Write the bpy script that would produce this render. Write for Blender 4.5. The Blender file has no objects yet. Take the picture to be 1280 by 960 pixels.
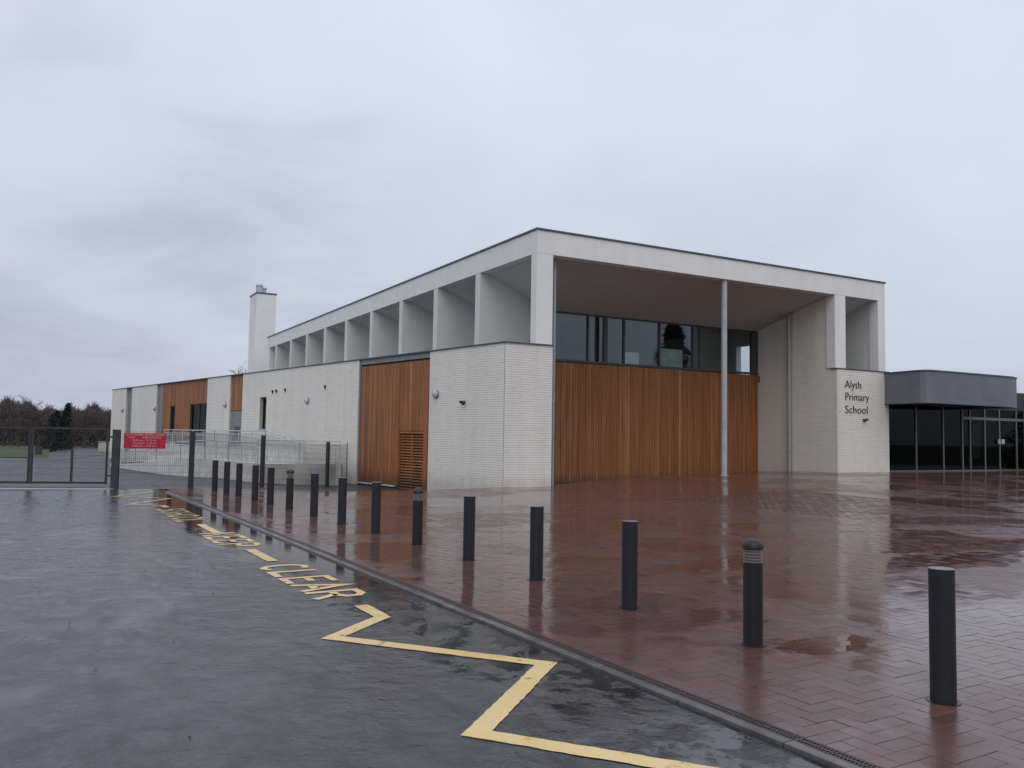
import bpy, bmesh, math, random
from mathutils import Vector, Matrix
R = math.radians
rnd = random.Random(7)
sc = bpy.context.scene
COL = sc.collection

# ------------------------------------------------------------------ camera
PITCH, ROLL, CAMH, FPX = 0.0620, 0.0161, 1.75, 1049.23
def cam_axes():
    f = Vector((0, math.cos(PITCH), math.sin(PITCH))); u = Vector((0, -math.sin(PITCH), math.cos(PITCH))); x = Vector((1, 0, 0))
    return (x*math.cos(ROLL)+u*math.sin(ROLL), -x*math.sin(ROLL)+u*math.cos(ROLL), f)
CX, CU, CF = cam_axes()
cd = bpy.data.cameras.new('camera'); cam = bpy.data.objects.new('camera', cd); COL.objects.link(cam)
cam.matrix_world = Matrix(((CX.x, CU.x, -CF.x, 0), (CX.y, CU.y, -CF.y, 0), (CX.z, CU.z, -CF.z, CAMH), (0, 0, 0, 1)))
cd.sensor_width = 36; cd.sensor_fit = 'HORIZONTAL'; cd.lens = FPX/1280*36
cd.clip_start = .1; cd.clip_end = 3000
sc.camera = cam
def project(p):                                   # only to choose which paving blocks show largest
    d = Vector(p)-Vector((0, 0, CAMH)); z = d.dot(CF)
    return (640+FPX*d.dot(CX)/z, 480-FPX*d.dot(CU)/z, z) if z > .2 else (None, None, z)

# ------------------------------------------------------------------ light
SUN_EL, SUN_AZ = R(45), R(180)                    # azimuth clockwise from +Y
W = bpy.data.worlds.new('World'); sc.world = W; W.use_nodes = True
def world():
    nt = W.node_tree; N = nt.nodes; L = nt.links; N.clear()
    out = N.new('ShaderNodeOutputWorld'); bg = N.new('ShaderNodeBackground'); bg2 = N.new('ShaderNodeBackground'); mix = N.new('ShaderNodeMixShader')
    sky = N.new('ShaderNodeTexSky'); sky.sky_type = 'NISHITA'; sky.sun_disc = False; sky.sun_elevation = SUN_EL; sky.sun_rotation = SUN_AZ
    L.new(sky.outputs[0], bg.inputs[0]); bg.inputs[1].default_value = .08
    tc = N.new('ShaderNodeTexCoord'); sep = N.new('ShaderNodeSeparateXYZ'); L.new(tc.outputs['Generated'], sep.inputs[0])
    def mth(op, a, b=None, c=None):
        m = N.new('ShaderNodeMath'); m.operation = op
        for i, v in enumerate((a, b, c)):
            if v is None: continue
            if isinstance(v, (int, float)): m.inputs[i].default_value = v
            else: L.new(v, m.inputs[i])
        return m.outputs[0]
    z = mth('MAXIMUM', sep.outputs[2], 0.0)
    den = mth('ADD', z, .22)
    cx = mth('DIVIDE', sep.outputs[0], den); cy = mth('DIVIDE', sep.outputs[1], den)
    comb = N.new('ShaderNodeCombineXYZ'); L.new(cx, comb.inputs[0]); L.new(cy, comb.inputs[1]); comb.inputs[2].default_value = 3.7
    def noise(scale, detail, rough, dist, off):
        mp = N.new('ShaderNodeMapping'); mp.inputs['Location'].default_value = off; L.new(comb.outputs[0], mp.inputs[0])
        n = N.new('ShaderNodeTexNoise'); n.inputs['Scale'].default_value = scale; n.inputs['Detail'].default_value = detail
        n.inputs['Roughness'].default_value = rough; n.inputs['Distortion'].default_value = dist; L.new(mp.outputs[0], n.inputs['Vector'])
        return n.outputs[0]
    n1 = noise(.62, 3, .45, .25, (12.3, 1.4, 3)); n2 = noise(1.7, 5, .5, .4, (5.7, 2.3, 5))
    s = mth('ADD', mth('MULTIPLY', n1, .62), mth('MULTIPLY', n2, .38))
    rp = N.new('ShaderNodeValToRGB'); L.new(s, rp.inputs[0])
    e = rp.color_ramp.elements; e[0].position = .36; e[0].color = (.385, .415, .505, 1); e[1].position = .62; e[1].color = (.58, .62, .71, 1)
    m = e.new(.48); m.color = (.525, .56, .66, 1)
    # a slow brightening towards the zenith, as under any overcast
    up = mth('MULTIPLY_ADD', z, .8, 1.0)
    hz = N.new('ShaderNodeMapRange'); L.new(sep.outputs[2], hz.inputs[0]); hz.inputs[1].default_value = 0; hz.inputs[2].default_value = .13
    hz.inputs[3].default_value = .4; hz.inputs[4].default_value = 0
    hm = N.new('ShaderNodeMix'); hm.data_type = 'RGBA'; L.new(hz.outputs[0], hm.inputs[0]); L.new(rp.outputs[0], hm.inputs[6]); hm.inputs[7].default_value = (.50, .53, .635, 1)
    L.new(hm.outputs[2], bg2.inputs[0]); L.new(up, bg2.inputs[1])
    mix.inputs[0].default_value = .95
    L.new(bg.outputs[0], mix.inputs[1]); L.new(bg2.outputs[0], mix.inputs[2]); L.new(mix.outputs[0], out.inputs[0])
world()
sd = bpy.data.lights.new('sun', 'SUN'); sd.energy = .85; sd.angle = R(60); sd.color = (1, .92, .80)
sun = bpy.data.objects.new('sun', sd); COL.objects.link(sun)
sv = Vector((math.sin(SUN_AZ)*math.cos(SUN_EL), math.cos(SUN_AZ)*math.cos(SUN_EL), math.sin(SUN_EL)))
sun.rotation_euler = (-sv).to_track_quat('-Z', 'Y').to_euler(); sun.location = sv*60
sc.view_settings.view_transform = 'Standard'; sc.view_settings.look = 'None'; sc.view_settings.exposure = 0; sc.view_settings.gamma = 1
sc.view_settings.use_curve_mapping = False

# ------------------------------------------------------------------ frames of reference
class Frame:
    def __init__(s, ox, oy, ang):
        s.o = (ox, oy); s.a = ang; s.c = math.cos(ang); s.s = math.sin(ang)
    def __call__(s, x, y, z): return Vector((s.o[0]+x*s.c-y*s.s, s.o[1]+x*s.s+y*s.c, z))
    def inv(s, x, y): dx, dy = x-s.o[0], y-s.o[1]; return (dx*s.c+dy*s.s, -dx*s.s+dy*s.c)
BL = Frame(1.44, 30.29, R(29.163))                # school hall: u along the front (right), v back
BD = R(120.809); KB = Frame(2.96, 5.79, BD)       # kerb: x = b along the kerb (away), y = -n (towards the road)
wa = BL(-1.97, -.03, 0); WB = Frame(wa.x, wa.y, R(129.29))   # long low wall: x = s along it, y = w outwards
ID = Frame(0, 0, 0)
def ss(x, a, b):
    t = min(1, max(0, (x-a)/(b-a))); return t*t*(3-2*t)
def T(x, y):                                      # height of the ground
    u, v = BL.inv(x, y); s, w = WB.inv(x, y); b, n = KB.inv(x, y)
    zr = .37*(1-math.exp(-max(u, 0)/6.0))*ss(v, -20, -1)
    zl = -.46*ss(s, -.8, 4.5)*(1-ss(w, 1.5, 10))
    zf = -.55*ss(b, 25, 45)
    return zr+min(zl, zf)

# ------------------------------------------------------------------ mesh builder and tagging
class MB:
    def __init__(s): s.v = []; s.f = []; s.sm = []
    def poly(s, pts, smooth=False):
        n = len(s.v); s.v += [tuple(p) for p in pts]; s.f.append(tuple(range(n, n+len(pts)))); s.sm.append(smooth)
    def box(s, F, x0, x1, y0, y1, z0, z1):
        n = len(s.v)
        s.v += [tuple(F(x, y, z)) for z in (z0, z1) for x, y in ((x0, y0), (x1, y0), (x1, y1), (x0, y1))]
        for f in ((3, 2, 1, 0), (4, 5, 6, 7), (0, 1, 5, 4), (1, 2, 6, 5), (2, 3, 7, 6), (3, 0, 4, 7)):
            s.f.append(tuple(n+i for i in f)); s.sm.append(False)
        return s
    def prism(s, pts, z0, z1):                    # pts counter-clockwise, world xy
        n = len(s.v); k = len(pts)
        s.v += [(p[0], p[1], z0) for p in pts]+[(p[0], p[1], z1) for p in pts]
        s.f.append(tuple(n+i for i in reversed(range(k)))); s.f.append(tuple(n+k+i for i in range(k))); s.sm += [False, False]
        for i in range(k):
            j = (i+1) % k; s.f.append((n+i, n+j, n+k+j, n+k+i)); s.sm.append(False)
        return s
    def tube(s, pts, rad, seg=8, caps=True, smooth=True):
        pts = [Vector(p) for p in pts]; rad = rad if isinstance(rad, (list, tuple)) else [rad]*len(pts)
        n0 = len(s.v); prev = None
        for i, p in enumerate(pts):
            d = (pts[min(i+1, len(pts)-1)]-pts[max(i-1, 0)])
            if d.length < 1e-9: d = prev or Vector((0, 0, 1))
            d.normalize(); prev = d
            a = d.cross(Vector((0, 0, 1)) if abs(d.z) < .95 else Vector((1, 0, 0))).normalized(); b = d.cross(a)
            for k in range(seg):
                t = 2*math.pi*k/seg; s.v.append(tuple(p+(a*math.cos(t)+b*math.sin(t))*rad[i]))
        for i in range(len(pts)-1):
            for k in range(seg):
                a, b = n0+i*seg+k, n0+i*seg+(k+1) % seg
                s.f.append((a, a+seg, b+seg, b)); s.sm.append(smooth)
        if caps:
            s.f.append(tuple(n0+k for k in range(seg))); s.f.append(tuple(n0+(len(pts)-1)*seg+k for k in reversed(range(seg)))); s.sm += [False, False]
        return s
    def lathe(s, c, prof, seg=24, smooth=True):   # prof: (radius, z) from bottom to top, about a vertical axis
        n0 = len(s.v); c = Vector(c)
        for r, z in prof:
            for k in range(seg):
                t = 2*math.pi*k/seg; s.v.append((c.x+r*math.cos(t), c.y+r*math.sin(t), c.z+z))
        for i in range(len(prof)-1):
            for k in range(seg):
                a, b = n0+i*seg+k, n0+i*seg+(k+1) % seg
                s.f.append((a, b, b+seg, a+seg)); s.sm.append(smooth)
        s.f.append(tuple(n0+k for k in reversed(range(seg)))); s.f.append(tuple(n0+(len(prof)-1)*seg+k for k in range(seg))); s.sm += [False, False]
        return s
    def mesh(s, name, mat, off):
        me = bpy.data.meshes.new(name); me.from_pydata([(x-off[0], y-off[1], z-off[2]) for x, y, z in s.v], [], s.f)
        me.polygons.foreach_set('use_smooth', s.sm)
        if mat: me.materials.append(mat)
        me.update()
        if any(s.sm): me.set_sharp_from_angle(angle=R(38))
        return me
WPOS = {}
def link(o, parent=None, wpos=None):
    COL.objects.link(o); w = Vector(wpos); WPOS[o.name] = w
    if parent: o.parent = parent; o.location = w-WPOS[parent.name]
    else: o.location = w
    return o
def tag(o, label=None, cat=None, group=None, kind=None):
    for k, v in (('label', label), ('category', cat), ('group', group), ('kind', kind)):
        if v: o[k] = v
    return o
def thing(name, pos, label, cat, group=None):
    o = bpy.data.objects.new(name, None); o.empty_display_size = .2; link(o, None, pos); return tag(o, label, cat, group)
def obj(name, mb, mat, parent=None, bevel=0, label=None, kind=None):
    xs = [v[0] for v in mb.v]; ys = [v[1] for v in mb.v]; zs = [v[2] for v in mb.v]
    off = Vector(((min(xs)+max(xs))/2, (min(ys)+max(ys))/2, min(zs)))
    o = bpy.data.objects.new(name, mb.mesh(name, mat, off)); link(o, parent, off)
    if bevel:
        b = o.modifiers.new('bevel', 'BEVEL'); b.width = bevel; b.segments = 2; b.limit_method = 'ANGLE'; b.angle_limit = R(40)
    if label: o['label'] = label
    if kind: o['kind'] = kind
    return o
def copy(o, pos, parent=None):
    c = o.copy(); link(c, parent, pos); return c
def box(name, F, x0, x1, y0, y1, z0, z1, mat, parent=None, bevel=0, **k):
    return obj(name, MB().box(F, x0, x1, y0, y1, z0, z1), mat, parent, bevel, **k)

# ------------------------------------------------------------------ materials
class Mt:
    def __init__(s, name):
        s.m = bpy.data.materials.new(name); s.m.use_nodes = True; s.N = s.m.node_tree.nodes; s.L = s.m.node_tree.links
        s.p = s.N['Principled BSDF']; s.out = s.N['Material Output']; s.tc = None
    def coord(s, which='Object', scale=(1, 1, 1), rot=0):
        if not s.tc: s.tc = s.N.new('ShaderNodeTexCoord'); s.geo = s.N.new('ShaderNodeNewGeometry')
        src = s.geo.outputs['Position'] if which == 'World' else s.tc.outputs[which]
        mp = s.N.new('ShaderNodeMapping'); mp.inputs['Scale'].default_value = scale; mp.inputs['Rotation'].default_value = (0, 0, rot)
        s.L.new(src, mp.inputs[0]); return mp.outputs[0]
    def noise(s, vec, scale, detail=4, rough=.55, dist=0):
        n = s.N.new('ShaderNodeTexNoise'); n.inputs['Scale'].default_value = scale; n.inputs['Detail'].default_value = detail
        n.inputs['Roughness'].default_value = rough; n.inputs['Distortion'].default_value = dist; s.L.new(vec, n.inputs['Vector']); return n.outputs[0]
    def ramp(s, fac, stops):
        r = s.N.new('ShaderNodeValToRGB'); s.L.new(fac, r.inputs[0]); e = r.color_ramp.elements
        while len(e) < len(stops): e.new(.5)
        for i, (p, c) in enumerate(stops):
            e[i].position = p; e[i].color = (c, c, c, 1) if isinstance(c, (int, float)) else (*c, 1)
        return r.outputs[0]
    def mix(s, fac, a, b, mode='MIX'):
        m = s.N.new('ShaderNodeMix'); m.data_type = 'RGBA'; m.blend_type = mode
        for i, v in ((0, fac), (6, a), (7, b)):
            if isinstance(v, (int, float)): m.inputs[i].default_value = v if i == 0 else (v, v, v, 1)
            elif isinstance(v, tuple): m.inputs[i].default_value = (*v, 1)
            else: s.L.new(v, m.inputs[i])
        return m.outputs[2]
    def math(s, op, a, b=None, c=None):
        m = s.N.new('ShaderNodeMath'); m.operation = op
        for i, v in enumerate((a, b, c)):
            if v is None: continue
            if isinstance(v, (int, float)): m.inputs[i].default_value = v
            else: s.L.new(v, m.inputs[i])
        return m.outputs[0]
    def sep(s, vec):
        x = s.N.new('ShaderNodeSeparateXYZ'); s.L.new(vec, x.inputs[0]); return x.outputs
    def rng(s, v, a, b, c, d):
        m = s.N.new('ShaderNodeMapRange'); m.interpolation_type = 'SMOOTHSTEP'; s.L.new(v, m.inputs[0])
        for i, q in enumerate((a, b, c, d)): m.inputs[i+1].default_value = q
        return m.outputs[0]
    def island(s):
        if not s.tc: s.tc = s.N.new('ShaderNodeTexCoord'); s.geo = s.N.new('ShaderNodeNewGeometry')
        return s.geo.outputs['Random Per Island']
    def orand(s): return s.N.new('ShaderNodeObjectInfo').outputs['Random']
    def set(s, **k):
        for n, v in k.items():
            i = s.p.inputs[{'base': 'Base Color', 'rough': 'Roughness', 'metal': 'Metallic', 'ior': 'IOR', 'spec': 'Specular IOR Level', 'emit': 'Emission Strength', 'normal': 'Normal', 'coat': 'Coat Weight', 'coatr': 'Coat Roughness'}[n]]
            if isinstance(v, tuple): i.default_value = (*v, 1)
            elif isinstance(v, (int, float)): i.default_value = v
            else: s.L.new(v, i)
        return s
    def bump(s, h, strength, dist=.01, normal=None):
        b = s.N.new('ShaderNodeBump'); (s.L.new(strength, b.inputs['Strength']) if not isinstance(strength, (int, float)) else setattr(b.inputs['Strength'], 'default_value', strength)); b.inputs['Distance'].default_value = dist; s.L.new(h, b.inputs['Height'])
        if normal: s.L.new(normal, b.inputs['Normal'])
        return b.outputs[0]

def simple(name, col, rough=.5, metal=0, var=.12, scale=3, bump=0, bscale=60, **k):
    m = Mt(name); c = m.coord('World'); n = m.noise(c, scale, 5)
    lo = tuple(x*(1-var) for x in col); hi = tuple(min(1, x*(1+var)) for x in col)
    m.set(base=m.ramp(n, [(.3, lo), (.7, hi)]), rough=rough, metal=metal, **k)
    if bump: m.set(normal=m.bump(m.noise(c, bscale, 4), bump, .004))
    return m.m

def render_mat(name, col):
    m = Mt(name); c = m.coord('World'); st = m.coord('World', (1.6, 1.6, .12))
    a = m.noise(c, .7, 5); b = m.noise(st, 1.6, 5, .6)
    f = m.math('ADD', m.math('MULTIPLY', a, .5), m.math('MULTIPLY', b, .5))
    m.set(base=m.ramp(f, [(.3, tuple(x*.88 for x in col)), (.62, col)]), rough=.85, normal=m.bump(m.noise(c, 90, 3), .12, .003)); return m.m
M = {}
M['render'] = render_mat('white_render', (.80, .805, .79))
M['fin'] = render_mat('shaded_white_render', (.68, .695, .68))  # same white render toned down, shade of the bays put into its colour
def brick_mat():
    m = Mt('white_glazed_brick'); c = m.coord('World'); st = m.coord('World', (2, 2, .15))
    base = m.ramp(m.island(), [(0, (.765, .745, .68)), (.3, (.80, .78, .715)), (.8, (.815, .795, .73)), (1, (.775, .745, .675))])
    d = m.ramp(m.noise(st, 1.1, 5, .6), [(.30, .91), (.6, 1.0)])
    z = m.sep(m.coord('World'))[2]
    low = m.rng(m.math('ADD', z, m.math('MULTIPLY', m.noise(c, 2.2, 4), .9)), .15, 1.0, .5, 0.0)    # splash dirt along the foot of the wall
    m.set(base=m.mix(low, m.mix(1, base, d, 'MULTIPLY'), (.36, .35, .31)), rough=.45, normal=m.bump(m.noise(c, 70, 3), .15, .003)); return m.m
M['brick'] = brick_mat()
M['mortar'] = simple('grey_mortar', (.44, .43, .40), .9, var=.15, scale=6)
def timber(name, single):
    m = Mt(name); c = m.coord('World', (7, 7, .35)); fine = m.coord('World', (40, 40, 1.2)); w = m.coord('World')
    r = m.orand() if single else m.island()
    base = m.ramp(r, [(0, (.265, .096, .030)), (.25, (.325, .126, .040)), (.5, (.285, .105, .033)), (.75, (.35, .143, .049)), (.9, (.31, .116, .036)), (1, (.42, .19, .074))])
    g = m.ramp(m.noise(c, 1.0, 6, .6, .4), [(.25, .55), (.6, 1.12)])
    f = m.ramp(m.noise(fine, 1.0, 4), [(.3, .84), (.7, 1.08)])
    z = m.sep(w)[2]
    low = m.rng(m.math('ADD', z, m.math('MULTIPLY', m.noise(c, .8, 4), .9)), .1, .75, .72, 0.0)       # rain-soaked feet of the boards
    m.set(base=m.mix(low, m.mix(1, m.mix(1, base, g, 'MULTIPLY'), f, 'MULTIPLY'), (.055, .032, .022)), rough=.6, normal=m.bump(m.noise(fine, 1.0, 3), .25, .004)); return m.m
M['board'] = timber('cedar_board', True); M['boards'] = timber('cedar_boards', False)
M['dark'] = simple('gap_shadow', (.02, .017, .015), .8)  # near-black backing, shadow in the gaps is put into the colour
M['coping'] = simple('dark_metal_coping', (.095, .105, .11), .45, .3, scale=2)
M['trim'] = simple('grey_metal_trim', (.22, .23, .235), .45, .2)
M['galv'] = simple('galvanised_steel', (.48, .50, .51), .45, .15, var=.2, scale=8)
M['pipe'] = simple('grey_painted_pipe', (.30, .32, .32), .4, var=.1)
M['column'] = simple('grey_painted_column', (.38, .43, .43), .35, var=.12)
M['fascia'] = simple('grey_zinc_fascia', (.16, .172, .20), .5, .15, var=.12, scale=1.2)
M['soffit'] = simple('soffit_board', (.50, .475, .455), .9, var=.06)
M['csoffit'] = simple('shade_toned_soffit', (.05, .052, .055), .8)  # near-black because the shade under the canopy is put into the colour
M['bollard'] = simple('dark_blue_grey_paint', (.009, .0105, .0155), .55, var=.3, scale=9, bump=.06)
M['bollard_black'] = simple('black_bollard_paint', (.006, .0055, .006), .45, var=.3, scale=9, bump=.06)
M['capmetal'] = simple('wet_cap', (.16, .165, .17), .3, .3)
M['louvre'] = simple('lamp_louvre', (.22, .21, .185), .45, .3, var=.15, scale=20)
M['frame'] = simple('dark_window_frame', (.05, .054, .057), .45)
M['aluframe'] = simple('grey_aluminium_frame', (.16, .165, .165), .4, .3)
M['post'] = simple('dark_grey_post', (.028, .030, .034), .5, var=.2)
M['wire'] = simple('grey_mesh_wire', (.03, .032, .034), .6)
M['inwall'] = simple('interior_wall', (.16, .17, .175), .8)
M['pale'] = simple('pale_interior_board', (.62, .68, .64), .7)
M['lampw'] = simple('opal_lamp_cover', (.46, .49, .54), .3, var=.04)
M['letters'] = simple('dark_letters', (.02, .02, .022), .5)
M['sign'] = simple('red_sign_face', (.42, .012, .035), .4, var=.06)
M['signw'] = simple('white_sign_print', (.78, .76, .76), .5)
M['concrete'] = simple('pale_concrete', (.36, .36, .34), .7, var=.2, scale=1.5, bump=.1)
M['rampwall'] = simple('stained_block_wall', (.34, .335, .31), .75, var=.3, scale=.9)
M['rampwhite'] = simple('white_block_wall', (.56, .555, .53), .6, var=.18, scale=2)
M['roof'] = simple('roof_membrane', (.14, .145, .15), .6)
def glass(name, tint, boost):
    m = Mt(name); m.N.remove(m.p)
    tr = m.N.new('ShaderNodeBsdfTransparent'); tr.inputs[0].default_value = (*tint, 1); gl = m.N.new('ShaderNodeBsdfGlossy'); gl.inputs['Roughness'].default_value = .015
    gl.inputs[0].default_value = (.92, .97, 1, 1)
    fr = m.N.new('ShaderNodeFresnel'); ge = m.N.new('ShaderNodeNewGeometry'); m.L.new(m.math('MULTIPLY_ADD', ge.outputs['Backfacing'], 1/1.5-1.5, 1.5), fr.inputs[0])   # same reflectance from either side of the thin pane
    f = m.math('MULTIPLY', fr.outputs[0], boost); f.node.use_clamp = True
    mx = m.N.new('ShaderNodeMixShader'); m.L.new(f, mx.inputs[0]); m.L.new(tr.outputs[0], mx.inputs[1]); m.L.new(gl.outputs[0], mx.inputs[2]); m.L.new(mx.outputs[0], m.out.inputs[0]); return m.m
M['glass'] = glass('window_glass', (.84, .89, .885), 1.5)
M['dglass'] = glass('tinted_glass', (.45, .48, .485), .22)
def asphalt(name, far=False):
    m = Mt(name); c = m.coord('Object'); x = m.sep(c)
    big = m.noise(c, .35, 5, .6, .3); mid = m.noise(c, 2.6, 9, .68, .25); fine = m.noise(c, 85, 3, .7); grit = m.noise(c, 260, 2)
    rip = m.noise(c, 4.5, 3, .55, .3)
    base = m.mix(m.ramp(fine, [(.42, 0), (.68, 1)]), (.010, .0102, .0115), (.062, .061, .064))
    base = m.mix(m.ramp(m.noise(c, 24, 5, .7), [(.40, 0), (.66, .85)]), base, (.055, .054, .056))
    base = m.mix(m.ramp(mid, [(.45, .0), (.62, .8)]), base, (.013, .0125, .014))
    # water standing along the kerb (object x = along, y = away from kerb)
    edge = m.math('ADD', x[1], m.math('MULTIPLY', m.math('SUBTRACT', m.noise(c, .9, 5, .6), .5), 2.2))
    pud = m.rng(edge, 2.35, 2.75, 1, 0)
    brk = m.ramp(m.noise(c, 3.2, 7, .7, .4), [(.44, 0), (.53, 1)]); near = m.rng(x[0], 2.5, 7.0, 1, 0)
    pud = m.math('MULTIPLY', pud, m.math('SUBTRACT', 1.0, m.math('MULTIPLY', near, m.math('SUBTRACT', 1.0, brk))))
    pud2 = m.ramp(m.noise(c, .55, 6, .62, .5), [(.55, 0), (.64, 1)])
    wet = m.math('MAXIMUM', pud, m.math('MULTIPLY', pud2, .5))
    stk = m.noise(m.coord('Object', (1.5, 3.2, 1)), 1.3, 7, .62, .5)
    r = m.ramp(m.math('ADD', m.math('MULTIPLY', big, .25), m.math('MULTIPLY', stk, .75)), [(.40, .04), (.60, .29)])
    rough = m.mix(wet, r, .045)
    h = m.math('ADD', m.math('MULTIPLY', fine, .6), m.math('MULTIPLY', grit, .4))
    dry = m.math('MULTIPLY', m.math('SUBTRACT', 1.0, wet), m.ramp(stk, [(.42, .1), (.60, 1)]))
    nb = m.N.new('ShaderNodeBump'); nb.inputs['Distance'].default_value = .004; m.L.new(h, nb.inputs['Height']); m.L.new(m.math('MULTIPLY', dry, .6), nb.inputs['Strength'])
    nb2 = m.bump(m.math('ADD', m.math('MULTIPLY', rip, 1.5), m.math('MULTIPLY', mid, 1.2)), m.math('MULTIPLY_ADD', wet, -.68, .72), .019, nb.outputs[0])
    if far: rough = m.ramp(mid, [(.3, .38), (.7, .55)])
    m.set(base=base, rough=rough, ior=1.45, normal=nb2); return m.m
M['asphalt'] = asphalt('wet_asphalt'); M['tarmac'] = asphalt('playground_tarmac', True)
def paver(name, mode):
    m = Mt(name); w = m.coord('World'); c = m.coord('World', (1, 1, 1), -BD)
    if mode == 'sheet':
        bt = m.N.new('ShaderNodeTexBrick'); m.L.new(c, bt.inputs['Vector']); bt.inputs['Scale'].default_value = 1
        bt.inputs['Brick Width'].default_value = .27; bt.inputs['Row Height'].default_value = .135; bt.inputs['Mortar Size'].default_value = .001
        bt.inputs['Color1'].default_value = (0, 0, 0, 1); bt.inputs['Color2'].default_value = (1, 1, 1, 1); bt.inputs['Mortar'].default_value = (.5, .5, .5, 1)
        r = bt.outputs[0]
    else: r = m.orand() if mode == 'single' else m.island()
    base = m.ramp(r, [(0, (.090, .047, .039)), (.3, (.122, .058, .046)), (.55, (.106, .056, .047)), (.8, (.138, .063, .049)), (1, (.092, .056, .049))])
    big = m.noise(w, .32, 6, .62, .4); mid = m.noise(w, 1.5, 6, .65, .3); fine = m.noise(w, 60, 3)
    base = m.mix(m.ramp(mid, [(.35, 0), (.7, .5)]), base, (.070, .039, .035))
    base = m.mix(1, base, m.ramp(fine, [(.3, .75), (.7, 1.1)]), 'MULTIPLY')
    pud = m.ramp(m.math('ADD', m.math('MULTIPLY', big, .65), m.math('MULTIPLY', mid, .35)), [(.47, 0), (.52, 1)])
    # standing water in a few dips of the paving, its edge ragged
    xy = m.sep(c); wob = m.math('MULTIPLY', m.math('SUBTRACT', m.noise(w, 2.4, 6, .65, .6), .5), 3.2)
    for px, py, rb, rn in ((4.7, 8.5, .55, 1.3), (5.9, 9.0, .4, .9), (2.75, 7.35, .25, .55), (6.6, 12.7, .6, 1.6), (3.2, 12.0, .5, 1.2), (.9, 16.5, .6, 1.5), (8.5, 10.5, .5, 1.4)):
        b0, n0 = px*math.cos(BD)+py*math.sin(BD), -px*math.sin(BD)+py*math.cos(BD)
        dx = m.math('DIVIDE', m.math('SUBTRACT', xy[0], b0), rb); dy = m.math('DIVIDE', m.math('SUBTRACT', xy[1], n0), rn)
        d2 = m.math('ADD', m.math('ADD', m.math('MULTIPLY', dx, dx), m.math('MULTIPLY', dy, dy)), wob)
        pud = m.math('MAXIMUM', pud, m.math('MULTIPLY', m.rng(d2, .75, 1.15, 1, 0), 1.6))
    r2 = m.ramp(mid, [(.3, .14), (.7, .36)])
    rough = m.math('MAXIMUM', m.math('SUBTRACT', m.mix(m.math('MINIMUM', pud, 1.0), r2, .10), m.math('MULTIPLY', m.math('MAXIMUM', m.math('SUBTRACT', pud, 1.0), 0.0), .13)), .02)
    dry = m.math('MAXIMUM', m.math('SUBTRACT', 1.0, pud), 0.0)
    nb = m.N.new('ShaderNodeBump'); nb.inputs['Distance'].default_value = .003; m.L.new(fine, nb.inputs['Height']); m.L.new(m.math('MULTIPLY', dry, .25), nb.inputs['Strength'])
    rip = m.bump(m.math('ADD', m.math('MULTIPLY', m.noise(w, 5, 4, .6), .5), m.math('MULTIPLY', mid, 1.6)), m.math('MAXIMUM', m.math('SUBTRACT', .12, m.math('MULTIPLY', m.math('MAXIMUM', m.math('SUBTRACT', pud, 1.0), 0.0), .2)), 0.0), .012, nb.outputs[0])
    if mode == 'sheet': rip = m.bump(r, .10, .004, rip)
    m.set(base=base, rough=rough, ior=1.45, normal=rip); return m.m
M['paver'] = paver('red_paver', 'single'); M['pavers'] = paver('red_pavers', 'mass'); M['paving'] = paver('red_block_paving', 'sheet')
M['bed'] = simple('wet_joint_sand', (.022, .013, .011), .2, var=.3, scale=20, ior=1.33)
M['kerb'] = simple('pale_kerb_stone', (.10, .093, .086), .22, var=.3, scale=5, bump=.15, ior=1.36)
M['grate'] = simple('cast_iron_grate', (.05, .036, .033), .35, .3, var=.3, scale=20)
M['void'] = simple('drain_void', (.004, .004, .004), .6)
def paint(name, w):
    m = Mt(name); c = m.coord('World'); n = m.noise(c, 5, 8, .7); f = m.noise(c, 90, 3)
    base = m.ramp(m.noise(c, 1.2, 5), [(.3, (.66, .46, .17)), (.7, (.76, .57, .26))])
    base = m.mix(m.ramp(f, [(.6, 0), (.8, .5)]), base, (.35, .26, .13))
    worn = m.ramp(n, [(w, 0), (w+.08, .85)])
    m.set(base=m.mix(worn, base, (.05, .047, .042)), rough=m.ramp(n, [(.3, .12), (.7, .35)]), normal=m.bump(f, .3, .003)); return m.m
M['paint'] = paint('yellow_road_paint', .585); M['paint_worn'] = paint('worn_road_paint', .455)
M['grass'] = simple('grass_field', (.040, .056, .018), .9, var=.3, scale=.5)
M['verge'] = simple('brown_verge', (.07, .065, .035), .9, var=.3, scale=1)
M['ground'] = simple('rough_ground', (.06, .07, .035), .95, var=.3, scale=.2)
M['bark'] = simple('bark', (.055, .045, .040), .9, var=.3, scale=3)
M['twig'] = simple('hazed_bare_twigs', (.090, .074, .072), .95, var=.35, scale=.4)  # lightened, a slight distance haze is put into the colour
M['redtwig'] = simple('hazed_reddish_twigs', (.098, .074, .070), .95, var=.3, scale=.4)  # reddish twigs, likewise lightened with haze in the colour
M['conifer'] = simple('conifer_needles', (.022, .042, .036), .9, var=.5, scale=1.5)
M['leaf'] = simple('dark_leaves', (.03, .035, .02), .8, var=.5, scale=3)
M['cabinet'] = simple('pale_cabinet', (.42, .43, .40), .6)

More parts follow.
